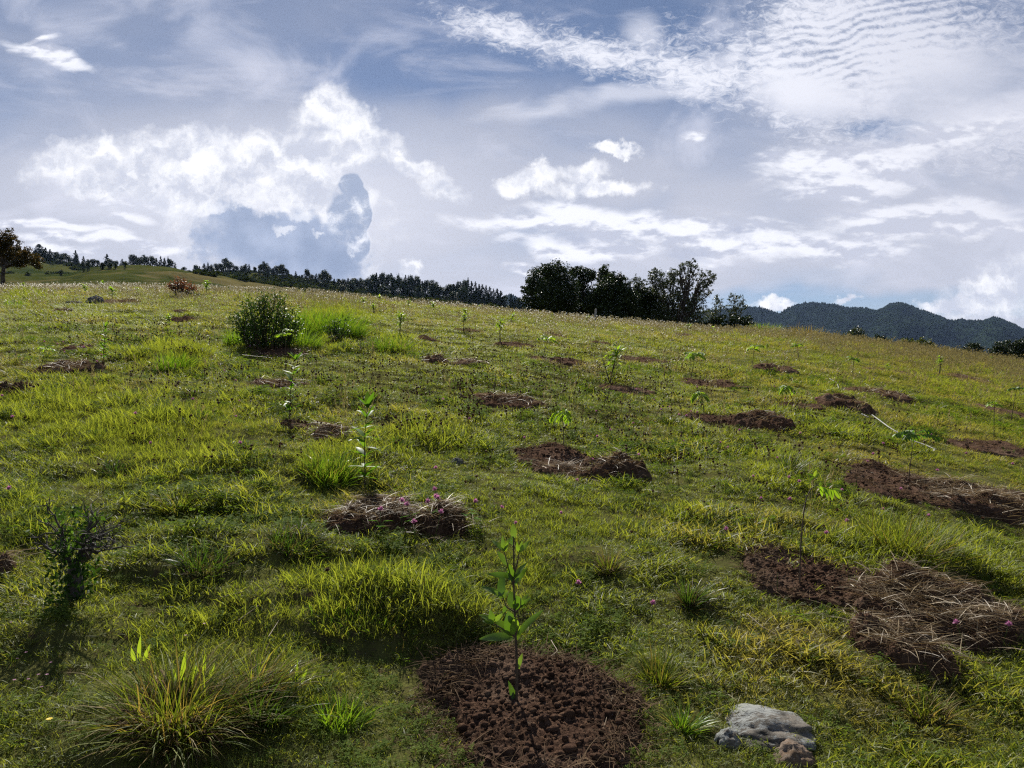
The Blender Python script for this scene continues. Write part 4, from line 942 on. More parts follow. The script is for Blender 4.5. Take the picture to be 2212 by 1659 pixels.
# trees standing lower down beyond the right-hand crest
for (b, L, m, lab) in [(1847, [(1848, 722, 16), (1838, 730, 14), (1862, 733, 14), (1850, 742, 20)], 'crown_airy', 'dull green treetop showing over the crest left of the yellow-green bushes'),
                 (1902, [(1900, 732, 10), (1908, 738, 9), (1900, 748, 14)], 'crown', 'small dark treetop over the crest on the right'),
                 (1958, [(1952, 740, 11), (1966, 742, 10), (1940, 752, 14), (1960, 756, 16)], 'lush2', 'yellow-green bush top over the right crest'),
                 (2000, [(1990, 742, 12), (2006, 745, 11), (1992, 756, 16), (2014, 758, 14)], 'lush2', 'wider yellow-green bush top over the right crest'),
                 (2062, [(2046, 760, 12), (2070, 763, 13), (2058, 774, 16)], 'crown_airy', 'low grey-green bush top right of the yellow-green ones'),
                 (2103, [(2100, 750, 14), (2088, 760, 14), (2114, 760, 14), (2104, 775, 20)], 'crown', 'dark treetop over the right crest'),
                 (2170, [(2158, 752, 14), (2178, 750, 16), (2198, 752, 16), (2150, 768, 18), (2180, 772, 22), (2206, 770, 20)], 'crown', 'broad dark treetop over the crest near the right edge'),
                 (2212, [(2206, 742, 12), (2220, 740, 16), (2226, 760, 20)], 'crown', 'dark tree cut by the right edge above the crest'),
                 (1780, [(1780, 726, 8), (1792, 730, 8), (1765, 730, 8)], 'crown', 'little dark bush top over the crest beside the tall grass'),]:
    if m == 'lush2' and 'lush2' not in M: M['lush2'] = leafy('yellow-green bush foliage', (0.05, 0.07, 0.015), (0.13, 0.15, 0.03), 0.3, 0.5, 0.3, (1.2, 1.2, 0.5))
    tree(b, 68, L, 0.9, 0.14, m, lab, 'trees beyond the right crest', 0.16, hole=0.05)
# scrub that covers the lower hillside as one mass
def build_scrub():
    n = 16000; d = rng.uniform(120, 470, n); px = rng.uniform(-250, 1180, n); x = upx(px)*d
    m = fbm(x/26, d/26, 400, 4)
    keep = np.where(px < 420, (m > -0.22) & (d > 320), (m > -0.3)) & (d > 210)
    keep |= (px > 640) & (d > 160) & (m > -0.2)
    keep &= ~((px > 470) & (px < 640) & (d < 330) & (m < 0.25))
    d, x, m = d[keep], x[keep], m[keep]; z = H(x, d); n = len(d)
    mb = MB(); k = 22; s = rng.uniform(0.7, 2.0, n)
    a = rng.normal(size=(n, k, 3)); a /= np.linalg.norm(a, axis=2)[..., None]; a[..., 2] = np.abs(a[..., 2])*0.75
    P = np.stack([x, d, z], 1)[:, None, :]+a*(s[:, None, None]*rng.uniform(0.6, 1.05, (n, k, 1)))
    hue = np.clip(np.repeat(rng.random(n), k)*0.8+rng.uniform(0, .2, n*k), 0, 1)
    mb.quads(P.reshape(-1, 3), np.repeat(s, k)*rng.uniform(0.5, .9, n*k), hue, 0.75)
    tag(mb.build('scrub', M['scrub'], smooth=False), 'dark low scrub covering the far hillside', 'scrub', kind='stuff')
build_scrub()
# ---------------------------------------------------------------- saplings
def px2m(d): return d/FOC
def sapling(px, py, tx, ty, kind, label, seed=0, leafsize=1.0, group='tree saplings planted across the slope'):
    g = gp(px, py); D = g[1]; k = 1/FOC*D
    h = (py-ty)*k; lx = (tx-px)*k; h = max(h, 0.12)
    root = empty('sapling', g, label, 'sapling', group)
    st = MB(); lf = MB(); fat = max(1.0, D/9)
    n = 9; t = np.linspace(0, 1, n)
    pts = np.stack([lx*t**1.4+0.012*np.sin(t*5+seed)*h, 0.02*np.sin(t*4+seed*2)*h, h*t], 1); pts[0, 2] = -0.04
    def at(q): return np.array([np.interp(q, t, pts[:, j]) for j in range(3)])
    W = 1.0*leafsize
    if kind == 'L':                   # upright, whorls of lance-shaped leaves
        st.tube(pts, np.linspace(0.0055, 0.0025, n)*fat, 5)
        for q in np.linspace(0.18, 1.0, 8):
            m = rng.integers(3, 5) if q < .95 else 5; a0 = rng.uniform(0, 6.28)
            for j in range(m):
                a = a0+j*6.283/m+rng.uniform(-.3, .3); e = rng.uniform(-0.1, 1.6) if q < .9 else rng.uniform(1.0, 2.4)
                d = np.array([math.cos(a), math.sin(a)*.8, e]); L = h*rng.uniform(0.17, 0.25)*(1.1-0.2*q)*W
                lf.leaf(at(q), d, [0, 0, 1], L, L*0.32, rng.uniform(0.1, .7), 0.22, rng.random(), 5, 0.03)
        mat = 'leaf'
    elif kind in ('P', 'D'):          # thin stem, feathered fronds spreading (P) or drooping (D) at the top
        st.tube(pts, np.linspace(0.0052, 0.0022, n)*fat, 5)
        nf = 6 if kind == 'P' else 7
        for i in range(nf):
            a = i*6.283/nf+rng.uniform(-.4, .4); q = rng.uniform(0.86, 1.0); p = at(q)
            d = np.array([math.cos(a), math.sin(a)*.7, rng.uniform(0.2, 0.9) if kind == 'P' else rng.uniform(0.0, 0.5)]); d /= np.linalg.norm(d)
            L = h*rng.uniform(0.25, 0.37)*W*(1 if D < 12 else 1.3); m = 7; P = [p]
            for j in range(m): d = d-np.array([0, 0, 0.14 if kind == 'P' else 0.26]); d /= np.linalg.norm(d); P.append(P[-1]+d*L/m)
            P = np.array(P); st.tube(P, np.linspace(0.0018, 0.0010, m+1)*fat, 3)
            for j in range(1, m+1):
                dd = P[j]-P[j-1]; dd /= np.linalg.norm(dd); s_ = np.cross(dd, [0, 0, 1.0]); s_ /= np.linalg.norm(s_)+1e-9
                for sg in (-1, 1):
                    l = L*rng.uniform(0.30, 0.46); lf.leaf(P[j], s_*sg+dd*0.5-np.array([0, 0, rng.uniform(.1, .9)]), [0, 0, 1], l, l*0.42, 0.4, 0.15, rng.random(), 3)
            lf.leaf(P[-1], dd, [0, 0, 1], L*0.3, L*0.12, 0.4, 0.15, rng.random(), 3)
        mat = 'leaf' if kind == 'P' and (D < 8 or seed % 4 == 0) else 'leafbright'
    elif kind in ('B', 'F'):          # bushy bright head; F: forked stems
        stems = [(0.0, 1.0)] if kind == 'B' else [(0.10, 1.0), (-0.33, .72), (0.02, .62)]
        for (off, sc) in stems:
            pp = pts*[1, 1, sc]+np.stack([off*h*t**1.1, 0*t, 0*t], 1); st.tube(pp, np.linspace(0.012 if kind == 'B' else 0.011, 0.004, n)*max(1, D/12), 6)
            tops = 70 if off in (0.0, 0.10) else 8
            for i in range(tops):
                q = rng.uniform(0.58, 1.02) if tops > 10 else rng.uniform(.9, 1.02); p = np.array([np.interp(q, t, pp[:, j]) for j in range(3)])
                a = rng.uniform(0, 6.28); d = np.array([math.cos(a), math.sin(a), rng.uniform(-0.1, 1.1)]); d /= np.linalg.norm(d)
                c = p+d*h*rng.uniform(0.03, 0.16); L = h*rng.uniform(0.14, 0.24)*W
                st.tube([p, (p+c)/2, c], [0.002*fat, .0015*fat, .001*fat], 3)
                lf.leaf(c, d+rng.normal(0, .3, 3), [0, 0, 1], L, L*0.34, rng.uniform(.2, 1), .2, rng.random(), 4)
        mat = 'leafbright'
    elif kind == 'T':                 # little tuft of young leaves on a thin stem, far away
        st.tube(pts, np.linspace(0.004, 0.002, n)*fat, 4)
        for i in range(34):
            q = rng.uniform(0.35, 1.0); a = rng.uniform(0, 6.28); d = np.array([math.cos(a), math.sin(a), rng.uniform(0.0, 1.2)]); L = h*rng.uniform(0.26, 0.48)*W
            lf.leaf(at(q), d, [0, 0, 1], L, L*0.36, rng.uniform(.2, 1), .2, rng.random(), 3)
        mat = 'leafbright'
    elif kind == 'X':                 # bare stick
        st.tube(pts, np.linspace(0.007, 0.003, n)*fat, 5); st.build('stem', M['stem'], root); return root
    st.build('stem', M['stem'], root); lf.build('foliage', M[mat], root); return root

# the nearest sapling, leaf by leaf
def first_sapling():
    g = gp(1115, 1532); D = g[1]; s = 0.609/1.8445/FOC*D; root = empty('sapling', g, 'tallest-looking nearest sapling with large glossy leaves in the round soil patch', 'sapling', 'tree saplings planted across the slope')
    def P(x, y, d=0.0): return np.array([(x-915)*s, d, (1270-y)*s])
    st = MB(); lf = MB()
    main = [(915, 1300), (918, 1150), (920, 1020), (917, 900), (912, 800), (905, 640), (900, 480), (900, 330), (898, 200), (898, 150)]
    st.tube([P(*m) for m in main], np.linspace(0.0062, 0.0022, len(main)), 7)
    for a, b, c in (((905, 650), (945, 600), (945, 540)), ((900, 480), (860, 330), (838, 240)), ((905, 640), (850, 600), (828, 530)), ((910, 800), (820, 740), (768, 705)), ((902, 400), (925, 300), (934, 245)), ((912, 800), (935, 700), (925, 620))):
        st.tube([P(*a), P(*b, -.01), P(*c, -.02)], [0.0032, 0.0026, 0.0018], 5)
    LV = [(900, 155, 895, 68, 34, .9), (897, 160, 880, 150, 26, .3), (838, 240, 765, 165, 28, .8), (838, 240, 818, 150, 26, .6), (835, 238, 868, 158, 22, .9), (858, 330, 790, 248, 30, .5), (838, 242, 860, 190, 18, .9), (934, 245, 914, 185, 24, .8), (934, 248, 992, 170, 28, .9), (936, 246, 958, 178, 18, .9),
          (898, 200, 875, 160, 22, .2), (900, 410, 738, 365, 34, .2), (900, 420, 966, 318, 34, .5), (898, 425, 868, 325, 42, .2), (905, 450, 978, 355, 32, .3), (896, 430, 850, 370, 36, .1), (905, 460, 930, 380, 30, .4), (828, 535, 700, 465, 32, .2), (820, 528, 815, 405, 50, .1), (828, 540, 858, 495, 34, .7), (826, 545, 780, 500, 26, .5),
          (905, 610, 878, 515, 58, .2), (942, 610, 985, 530, 34, .8), (930, 618, 925, 525, 62, .1), (945, 600, 1000, 545, 20, .4), (850, 600, 830, 640, 22, .2), (768, 705, 688, 648, 32, .9), (765, 700, 745, 635, 36, .3), (770, 700, 822, 652, 24, .9), (768, 712, 700, 695, 26, .2),
          (885, 780, 785, 690, 50, .3), (898, 790, 862, 650, 74, .1), (905, 790, 908, 665, 58, .95), (888, 800, 662, 820, 46, .25), (920, 790, 1052, 598, 38, .3), (922, 820, 948, 730, 28, .8), (900, 700, 860, 640, 36, .2), (920, 1010, 955, 925, 26, .9), (912, 1240, 872, 1110, 34, .15), (925, 980, 940, 1010, 12, .8)]
    for (x0, y0, x1, y1, w, hue) in LV:
        dep = rng.uniform(-0.55, 0.35); a = P(x0, y0); b = P(x1, y1); v = b-a; L = np.linalg.norm(v); v[1] = dep*L
        nrm = np.array([rng.uniform(-.5, .5), -0.75, rng.uniform(0.3, 1.0)])
        lf.leaf(a, v, nrm, L*1.12, w*s*1.25, rng.uniform(0.15, 0.5), 0.18, hue, 9, 0.035)
    st.build('stem', M['stem'], root); lf.build('foliage', M['leafgloss'], root)
first_sapling()
sapling(785, 1064, 795, 882, 'L', 'upright sapling rising behind the root mound with whorled leaves', 1, 1.1)
# the thin sapling whose top bends over
def bent_sapling():
    g = gp(1727, 1277); D = g[1]; s = 1/FOC*D; root = empty('sapling', g, 'thin sapling whose leafy top bends over to the right', 'sapling', 'tree saplings planted across the slope')
    def P(x, y, d=0.0): return np.array([(x-1727)*s, d, (1277-y)*s])
    st = MB(); lf = MB()
    path = [(1727, 1290), (1728, 1220), (1731, 1160), (1736, 1110), (1742, 1076), (1752, 1056), (1764, 1050), (1780, 1052), (1800, 1060)]
    st.tube([P(*p) for p in path], np.linspace(0.0045, 0.0016, len(path)), 6)
    st.tube([P(1764, 1050), P(1762, 1038), P(1758, 1030)], [0.0016, 0.0012, .001], 4)
    for (x0, y0, x1, y1, w, h) in [(1764, 1051, 1790, 1068, 7, .8), (1772, 1051, 1786, 1082, 8, .2), (1780, 1052, 1788, 1080, 9, .2), (1790, 1055, 1800, 1082, 9, .3), (1795, 1057, 1808, 1086, 10, .2), (1800, 1058, 1830, 1060, 9, .7), (1805, 1060, 1838, 1092, 8, .9), (1800, 1060, 1822, 1080, 12, .5), (1785, 1052, 1800, 1042, 7, .3),
                                   (1758, 1030, 1742, 1022, 7, .1), (1758, 1030, 1764, 1015, 6, .9), (1758, 1032, 1748, 1040, 6, .2), (1760, 1034, 1772, 1022, 6, .6), (1770, 1051, 1778, 1040, 6, .5), (1776, 1052, 1796, 1074, 8, .4), (1790, 1054, 1776, 1066, 6, .9)]:
        a = P(x0, y0); b = P(x1, y1); v = b-a; L = np.linalg.norm(v); v[1] = rng.uniform(-.4, .4)*L
        lf.leaf(a, v, [rng.uniform(-.4, .4), -.7, .7], L, w*s, 0.35, 0.15, h, 6)
    st.build('stem', M['stem'], root); lf.build('foliage', M['leafbright'], root)
bent_sapling()
SAP = [
 (1217, 970, 1215, 882, 'D', 'sapling with drooping bright leaves in the soil patch right of centre', 1.15),
 (1960, 1064, 1978, 930, 'P', 'tall thin sapling beside the pale stick on the right', .9),
 (625, 910, 637, 779, 'L', 'upright sapling left of centre with pairs of pale-backed leaves', 1.0),
 (618, 812, 615, 712, 'P', 'feathery sapling standing in front of the dark round shrub', .62),
 (223, 788, 228, 708, 'L', 'bright upright sapling on the left slope', 1.0),
 (88, 810, 98, 748, 'P', 'thin sapling above the dark root heap at far left', .8),
 (862, 732, 868, 682, 'B', 'thick-stemmed sapling with a bright yellow-green head', 1.2),
 (1001, 718, 1004, 682, 'B', 'bright sapling with a double head left of the straight-stemmed one', 1.0),
 (1080, 745, 1081, 692, 'B', 'straight dark-stemmed sapling with a small bright head', .9),
 (1174, 773, 1186, 730, 'P', 'thin sapling with one yellow-green frond below the grove', 1.1),
 (1319, 830, 1326, 754, 'F', 'forked sapling with two leafy heads below the grove', 1.0),
 (1494, 818, 1503, 758, 'P', 'feathery sapling right of the forked sapling', 1.2),
 (1521, 905, 1515, 845, 'D', 'sapling with a flat crown of drooping leaves right of the middle', 1.3),
 (1716, 882, 1698, 832, 'D', 'leaning sapling with bright leaves hanging on its left', 1.4),
 (1644, 906, 1620, 868, 'X', 'bare leaning twig standing in a dark turf heap', 1),
 (1626, 803, 1630, 748, 'P', 'thin sapling left of the brown turf heap on the right slope', .8),
 (1843, 813, 1844, 772, 'P', 'little umbrella-shaped sapling on the right slope', .9),
 (2030, 812, 2031, 775, 'B', 'sapling with a ball-shaped light head on the far right slope', 1.0),
 (1921, 808, 1917, 786, 'T', 'small faint sapling on brown lumps at far right', .9),
 (2147, 955, 2149, 868, 'P', 'tall thin sapling near the right edge with a yellow-green top', .5),
 (2184, 912, 2198, 836, 'P', 'tallest thin sapling at the right edge', .5),
 (1727, 788, 1722, 743, 'P', 'slender sapling high on the right slope', .7),
 (1068, 856, 1071, 804, 'X', 'thin bare sapling stem in the mid-slope turf lumps', .5),
 (1484, 719, 1487, 700, 'T', 'small bright sapling on the crest below the grove right of its middle', 1.2),
 (1268, 698, 1270, 684, 'T', 'small bright sapling on the crest beside the fence post', 1.3),
 (1540, 722, 1540, 708, 'T', 'pale sapling on the crest below the right end of the grove', 1.2),
 (242, 650, 242, 622, 'T', 'bright sapling just right of the dark boulder', 1.1),
 (220, 616, 220, 598, 'T', 'small sapling high on the left crest', 1.1),
 (184, 640, 182, 616, 'T', 'pale sapling above the dark boulder', 1.0),
 (49, 630, 49, 612, 'T', 'small sapling near the left-edge tree', 1.1),
 (365, 704, 364, 682, 'T', 'small bright sapling between two little soil patches at left', 1.1),
 (445, 638, 447, 608, 'T', 'sapling just right of the rusty shrub', .9),
 (808, 680, 806, 660, 'B', 'bright bushy sapling behind the green grass mound', 1.4),
 (785, 662, 786, 644, 'T', 'bright sapling at the crest right of the green grass mound', 1.3),
 (820, 656, 820, 640, 'T', 'bright sapling on the crest below the conifer stand', 1.3),
 (883, 668, 883, 652, 'T', 'bright sapling on the crest above the thick-stemmed one', 1.1),
 (936, 672, 936, 654, 'T', 'bright sapling on the crest between the thick-stemmed and twin ones', 1.4),
 (1036, 672, 1036, 660, 'T', 'little bright sapling on the crest above the twin-headed one', 1.1),
 (1006, 700, 1006, 668, 'T', 'sapling on the slope straight behind the twin-headed one', .8),
 (1105, 696, 1108, 680, 'T', 'bright sapling on the crest just left of the grove', 1.3),
 (1570, 900, 1578, 878, 'T', 'wisp of a sapling beside the flat-crowned one', .6),
 (1656, 757, 1658, 744, 'T', 'yellowish little sapling high on the right slope', 1.2),
 (2139, 786, 2141, 772, 'T', 'pale little sapling on the right crest', 1.2),
 (295, 640, 296, 622, 'T', 'faint small sapling on the left slope between boulder and rusty shrub', 1.0),
 (400, 640, 402, 628, 'T', 'low leafy sprout at the foot of the rusty shrub', 1.6),
 (1440, 712, 1441, 702, 'T', 'tiny sapling on the crest under the middle of the grove', 1.2),
 (1190, 688, 1192, 678, 'T', 'tiny bright sapling at the left foot of the grove', 1.3),
]
for i, a in enumerate(SAP): sapling(*a[:5], a[5], i, a[6])

# ---------------------------------------------------------------- shrubs
def shrub(name, px, py, wpx, hpx, mat, lab, nst, leafsz, leaves, dense=1.0, stem='stem', flare=0.75, top_only=0.0, cat='shrub'):
    g = gp(px, py); D = g[1]; w = wpx/FOC*D/2; h = hpx/FOC*D; root = empty(name, g, lab, cat)
    st = MB(); lf = MB(); C = []
    for i in range(nst):
        a = rng.uniform(0, 6.283); r = w*math.sqrt(rng.random()); hh = h*rng.uniform(0.74, 1.05)*(1-0.55*(r/w)**2.2)
        q = np.array([r*math.cos(a), r*math.sin(a)*.8, hh]); p = np.array([q[0]*0.55, q[1]*.55, -0.03]) if hpx > 100 else np.array([q[0]*0.25, q[1]*.25, -0.03]); n = 8
        pts = limb(st, p, q, 0.006*max(1, D/8), 0.002*max(1, D/10), 0.3, n)
        for k in range(int(leaves)):
            t = rng.uniform(top_only, 1.0); c = np.array([np.interp(t*(n-1), np.arange(n), pts[:, j]) for j in range(3)])+rng.normal(0, w*0.10, 3); C.append(c)
    C = np.array(C); C = C[C[:, 2] > 0]; n = len(C)
    d = rng.normal(size=(n, 3)); d[:, 2] += 0.6
    for c, dd in zip(C, d): lf.leaf(c, dd, [rng.normal(), rng.normal(), 1], leafsz*rng.uniform(.6, 1.3), leafsz*0.5, .3, .15, rng.random(), 2)
    st.build('branches', M[stem], root); lf.build('foliage', M[mat], root); return root
shrub('shrub', 578, 754, 150, 130, 'shrub', 'dark dense round shrub on the left slope with small glossy leaves', 70, 0.045, 95)
shrub('shrub', 728, 742, 64, 66, 'shrub', 'small dark upright shrub against the bright green grass mound', 16, 0.04, 60)
shrub('shrub', 392, 642, 62, 44, 'redshrub', 'rusty red-brown shrub high on the left slope', 34, 0.07, 26, stem='bark', top_only=0.45)
shrub('shrub', 420, 642, 30, 14, 'shrub', 'low leafy green shrub at the right foot of the rusty shrub', 10, 0.06, 14)
# the stunted gnarled bush, bottom left
def gnarled():
    g = gp(165, 1300); D = g[1]; s = 0.669/1.8445/FOC*D      # crop pixels to metres
    root = empty('gnarled_bush', g, 'stunted dark bush with bare twisting twigs and a few fresh leaves at lower left', 'bush')
    def P(x, y, d): return np.array([(x-455)*s, d, (760-y)*s])
    st = MB(); lf = MB()
    st.tube([P(440, 800, 0), P(455, 700, 0), P(430, 600, 0.02), P(440, 520, 0)], [0.045, 0.036, 0.030, 0.022], 9)
    def grow(p, d, L, r, lev):
        n = 5; pts = [p]
        for i in range(n): d = d+rng.normal(0, 0.28, 3)+[0, 0, .05]; d /= np.linalg.norm(d); pts.append(pts[-1]+d*L/n)
        st.tube(pts, np.linspace(r, r*0.55, n+1), 5)
        if lev:
            for k in range(rng.integers(2, 4)): grow(pts[rng.integers(2, n+1)], d+rng.normal(0, .75, 3), L*rng.uniform(.5, .8), r*0.55, lev-1)
    for (a, b, r) in (((400, 520), (225, 425), .014), ((430, 520), (330, 330), .016), ((450, 510), (470, 310), .018), ((480, 520), (560, 360), .016), ((500, 520), (640, 380), .016), ((510, 510), (700, 330), .013), ((460, 500), (610, 270), .013), ((420, 480), (380, 230), .012), ((520, 500), (760, 420), .010)):
        p = P(a[0], a[1], rng.uniform(-.03, .03)); q = P(b[0], b[1], rng.uniform(-.16, .16)); r *= .6; pts = limb(st, p, q, r, r*.5, .45, 8)
        for k in range(6): grow(pts[rng.integers(3, 8)], (q-p)/np.linalg.norm(q-p)+rng.normal(0, .7, 3), np.linalg.norm(q-p)*rng.uniform(.3, .6), r*.4, 1)
    st.build('branches', M['deadwood'], root)
    for k in range(800):
        x = rng.normal(440, 45); y = rng.uniform(400, 790) if k % 4 else rng.uniform(200, 420); x += 70*(y < 330)*rng.normal(); c = P(x, y, rng.normal(0, .07))
        lf.leaf(c, [rng.normal(), rng.normal(), 1.0], [rng.normal(), -1, .6], rng.uniform(.016, .034), .013, .3, .15, rng.random()*(0.25 if y > 450 else 1), 3)
    lf.build('foliage', M['twigleaf'], root)
gnarled()

# ---------------------------------------------------------------- tussocks
def tussock(px, py, wpx, L, n, mat, lab, dry=0.15, base=0.35, spread=1.1, bend=0.55, w=0.0040, name='grass_tussock', hue=(0, 1)):
    g = gp(px, py); D = g[1]; R_ = wpx/FOC*D/2*base; mb = MB()
    a = rng.uniform(0, 6.283, n); r = R_*np.sqrt(rng.random(n)); x = r*np.cos(a); y = r*np.sin(a)*.8
    z = H(g[0]+x, g[1]+y)-g[2]-0.01
    b = a+rng.normal(0, .5, n); sp = spread*rng.uniform(.1, 1.5, n)*(0.5+0.5*r/R_)
    lx, ly = rng.normal(.15, .2), rng.normal(0, .15); d = np.stack([sp*np.cos(b)+lx+rng.normal(0, .2, n), sp*np.sin(b)+ly+rng.normal(0, .2, n), np.ones(n)], 1)
    mb.blades(np.stack([x, y, z], 1), d, L*np.where(rng.random(n) < .5, rng.uniform(.2, .6, n), rng.uniform(.4, 1.3, n)), w*max(1, D/7)*rng.uniform(.6, 1.3, n), bend*rng.uniform(.3, 1.5, n), rng.uniform(*hue, n), np.where(rng.random(n) < dry, .8, 0.0), 4)
    o = mb.build(name, M[mat], loc=g); tag(o, lab, 'grass tussock', 'grass tussocks')
    if dry >= .25:                    # a skirt of old brown blades hanging round the base
        m = n//3; a = rng.uniform(0, 6.283, m); r = R_*rng.uniform(.5, 1.15, m); x = r*np.cos(a); y = r*np.sin(a)*.8; mb = MB()
        mb.blades(np.stack([x, y, H(g[0]+x, g[1]+y)-g[2]+rng.uniform(0, L*.3, m)], 1), np.stack([np.cos(a), np.sin(a), rng.uniform(-.3, .8, m)], 1), L*rng.uniform(.15, .5, m), w*.8*max(1, D/7), 1.0, rng.random(m), 0, 4)
        tag(mb.build('dead_blades', M['roots'], o), kind='stuff')
TU = [(385, 1560, 330, .30, 1700, 'tuss', 'huge sprawling tussock with dry brown skirts at the bottom left', .40, .55, 1.4, .6),
 (560, 1500, 120, .22, 500, 'tuss', 'yellowing tussock on the right flank of the huge one', .35, .4, 1.2, .5),
 (925, 1340, 230, .08, 1100, 'tuss', 'overhanging grass tussock on the bank above the round soil patch', .18, 1.0, 1.2, .8),
 (780, 1320, 220, .075, 1000, 'lush', 'bright green tussock on the lower left bank', .15, 1.0, 1.1, .6),
 (1430, 1475, 130, .14, 700, 'tuss', 'tussock at the right rim of the round soil patch', .2, .5, 1.3, .6),
 (1490, 1305, 80, .15, 420, 'tussdark', 'dark leaning tussock near the bent sapling patch', .3, .4, 1.0, .4),
 (1310, 1235, 90, .15, 420, 'tuss', 'loose tussock in the middle of the lower slope', .25, .4, 1.2, .5),
 (1702, 1020, 80, .20, 420, 'tussdark', 'dark tussock between the two right-hand soil patches', .25, .4, .9, .4),
 (1445, 918, 66, .18, 320, 'tussdark', 'dark clump left of the heap with the bare twig', .2, .5, .9, .5),
 (375, 800, 120, .30, 900, 'lush', 'lush green clump on the left slope below the shrub', .03, .6, .8, .4),
 (410, 858, 56, .16, 300, 'tussdark', 'small dark clump below the lush green clump', .3, .5, 1.0, .5),
 (380, 1110, 100, .17, 500, 'tuss', 'tussock at left with a dark hollow beneath it', .2, .4, 1.2, .6),
 (250, 1020, 110, .15, 420, 'tussdark', 'dark tussock on the left slope', .25, .5, 1.1, .5),
 (715, 1035, 140, .24, 900, 'lush', 'tall green tussock left of the upright sapling', .08, .6, 1.0, .5),
 (860, 970, 70, .15, 350, 'tussdark', 'dark clump right of the upright sapling', .2, .5, 1.0, .5),
 (712, 728, 165, .62, 3000, 'lush', 'bright green grass mound beside the dark round shrub', .02, .85, .55, .5),
 (645, 750, 110, .42, 800, 'lush', 'green tussock at the right foot of the dark round shrub', .02, .8, .7, .4),
 (510, 748, 70, .34, 500, 'lush', 'green tussock at the left foot of the dark round shrub', .02, .7, .7, .4),
 (845, 757, 120, .34, 700, 'lush', 'green tussock by the thick-stemmed sapling', .03, .7, .8, .4),
 (1655, 722, 80, .55, 700, 'lush', 'tall pale green clump on the crest right of the grove', .25, .8, .5, .3),
 (1745, 724, 90, .60, 500, 'tuss', 'tall seeding clump on the crest before the mountain', .9, .8, .5, .3),
 (1960, 1190, 230, .28, 1200, 'tuss', 'long grass leaning right above the straw-covered heap', .2, .7, 1.0, .45),
 (560, 1560, 110, .22, 420, 'tussdark', 'dark tussock between the huge tussock and the soil patch', .2, .6, 1.2, .5),
 (740, 1560, 150, .10, 520, 'lush', 'fresh grass clump left of the round soil patch', .05, .7, 1.1, .4),
 (40, 660, 80, .22, 420, 'lush', 'green clump below the left-edge tree', .05, .7, .9, .4),
 (1480, 1580, 80, .11, 380, 'lush', 'small bright clump between the soil patch and the pale rock', .1, .6, 1.3, .6),
 (1990, 1540, 150, .12, 500, 'tuss', 'ragged clump in the lower right corner grass', .3, .7, 1.3, .6),
 (640, 1180, 160, .14, 600, 'tussdark', 'dark ledge clump above the lower left bank', .3, .7, 1.2, .6),
 (440, 1230, 150, .14, 600, 'tussdark', 'dark clump right of the gnarled bush', .3, .7, 1.2, .6),
]
TU[0] = (385, 1560, 330, .26, 2100, 'tuss', TU[0][6], .26, .62, 1.7, .85)
for a in TU: tussock(a[0], a[1], a[2], a[3], a[4], a[5], a[6], *a[7:])

# ---------------------------------------------------------------- pale stick, straws
def stick(px, r, lab, name, mat, lift=0.03, cat='stick'):
    g0 = gp(*px[0]); P = np.array([np.subtract(gp(*p), g0)+[0, 0, lift+r] for p in px]); mb = MB()
    t = np.linspace(0, 1, len(P)); tt = np.linspace(0, 1, 22); Q = np.stack([np.interp(tt, t, P[:, j]) for j in range(3)], 1); Q[1:-1] += rng.normal(0, r*0.25, (20, 3))
    for _ in range(2): Q[1:-1] = (Q[:-2]+Q[1:-1]*2+Q[2:])/4
    mb.tube(Q, np.linspace(r, r*0.6, 22), 7); o = mb.build(name, M[mat], loc=g0); tag(o, lab, cat); return o
stick([(1884, 912), (1898, 922), (1920, 940), (1945, 955), (1970, 970), (1995, 978), (2022, 990)], 0.0085, 'long pale bleached branch lying curved in the grass on the right', 'fallen_branch', 'bleached', 0.09)
stick([(1862, 907), (1876, 914)], 0.010, 'short pale stick end beside the long bleached branch', 'fallen_branch', 'bleached', 0.07)
stick([(1792, 828), (1808, 838), (1812, 848)], 0.010, 'small bent pale twig beyond the straw heaps', 'fallen_branch', 'bleached', 0.08)
stick([(1255, 1625), (1275, 1600), (1305, 1575), (1318, 1530)], 0.0028, 'dry bent straw lying on the round soil patch', 'straw_stalk', 'straw', 0.02, 'straw')
stick([(1283, 1640), (1305, 1590), (1324, 1520)], 0.0013, 'thin straight straw crossing the bent one on the soil patch', 'straw_stalk', 'straw', 0.03, 'straw')
stick([(405, 1600), (440, 1620), (480, 1659)], 0.004, 'brown dry stalk lying at the foot of the huge tussock', 'straw_stalk', 'roots', 0.07, 'straw')
stick([(523, 785), (590, 792)], 0.004, 'pale straight straw on the left slope', 'straw_stalk', 'straw', 0.12, 'straw')

for (q, lab) in [([(1613, 1358), (1645, 1388), (1685, 1409)], 'thin pale stalk lying in front of the bent sapling patch'), ([(1715, 1420), (1755, 1418), (1796, 1437)], 'arched dry stalk left of the turf block with the hollow'),
                 ([(1997, 1228), (2087, 1226)], 'straight pale stalk above the long straw-covered heap'), ([(1921, 1212), (1952, 1264)], 'slanting dry stalk at the back of the straw-covered heap'), ([(2073, 1451), (2080, 1396)], 'upright pale stalk right of the turf block with the hollow'),
                 ([(2122, 1138), (2212, 1145)], 'pale stalk below the turf heap at the right edge'), ([(515, 1378), (558, 1347)], 'whitish blade lying behind the huge tussock'), ([(475, 1327), (526, 1313)], 'thin whitish stalk on the lower left bank'),
                 ([(580, 1414), (602, 1381)], 'curved whitish blade near the right flank of the huge tussock'), ([(1190, 1420), (1205, 1445), (1190, 1455)], 'short tan chip of straw at the back rim of the round soil patch')]:
    stick(q, 0.0022, lab, 'straw_stalk', 'straw', 0.07, 'straw')
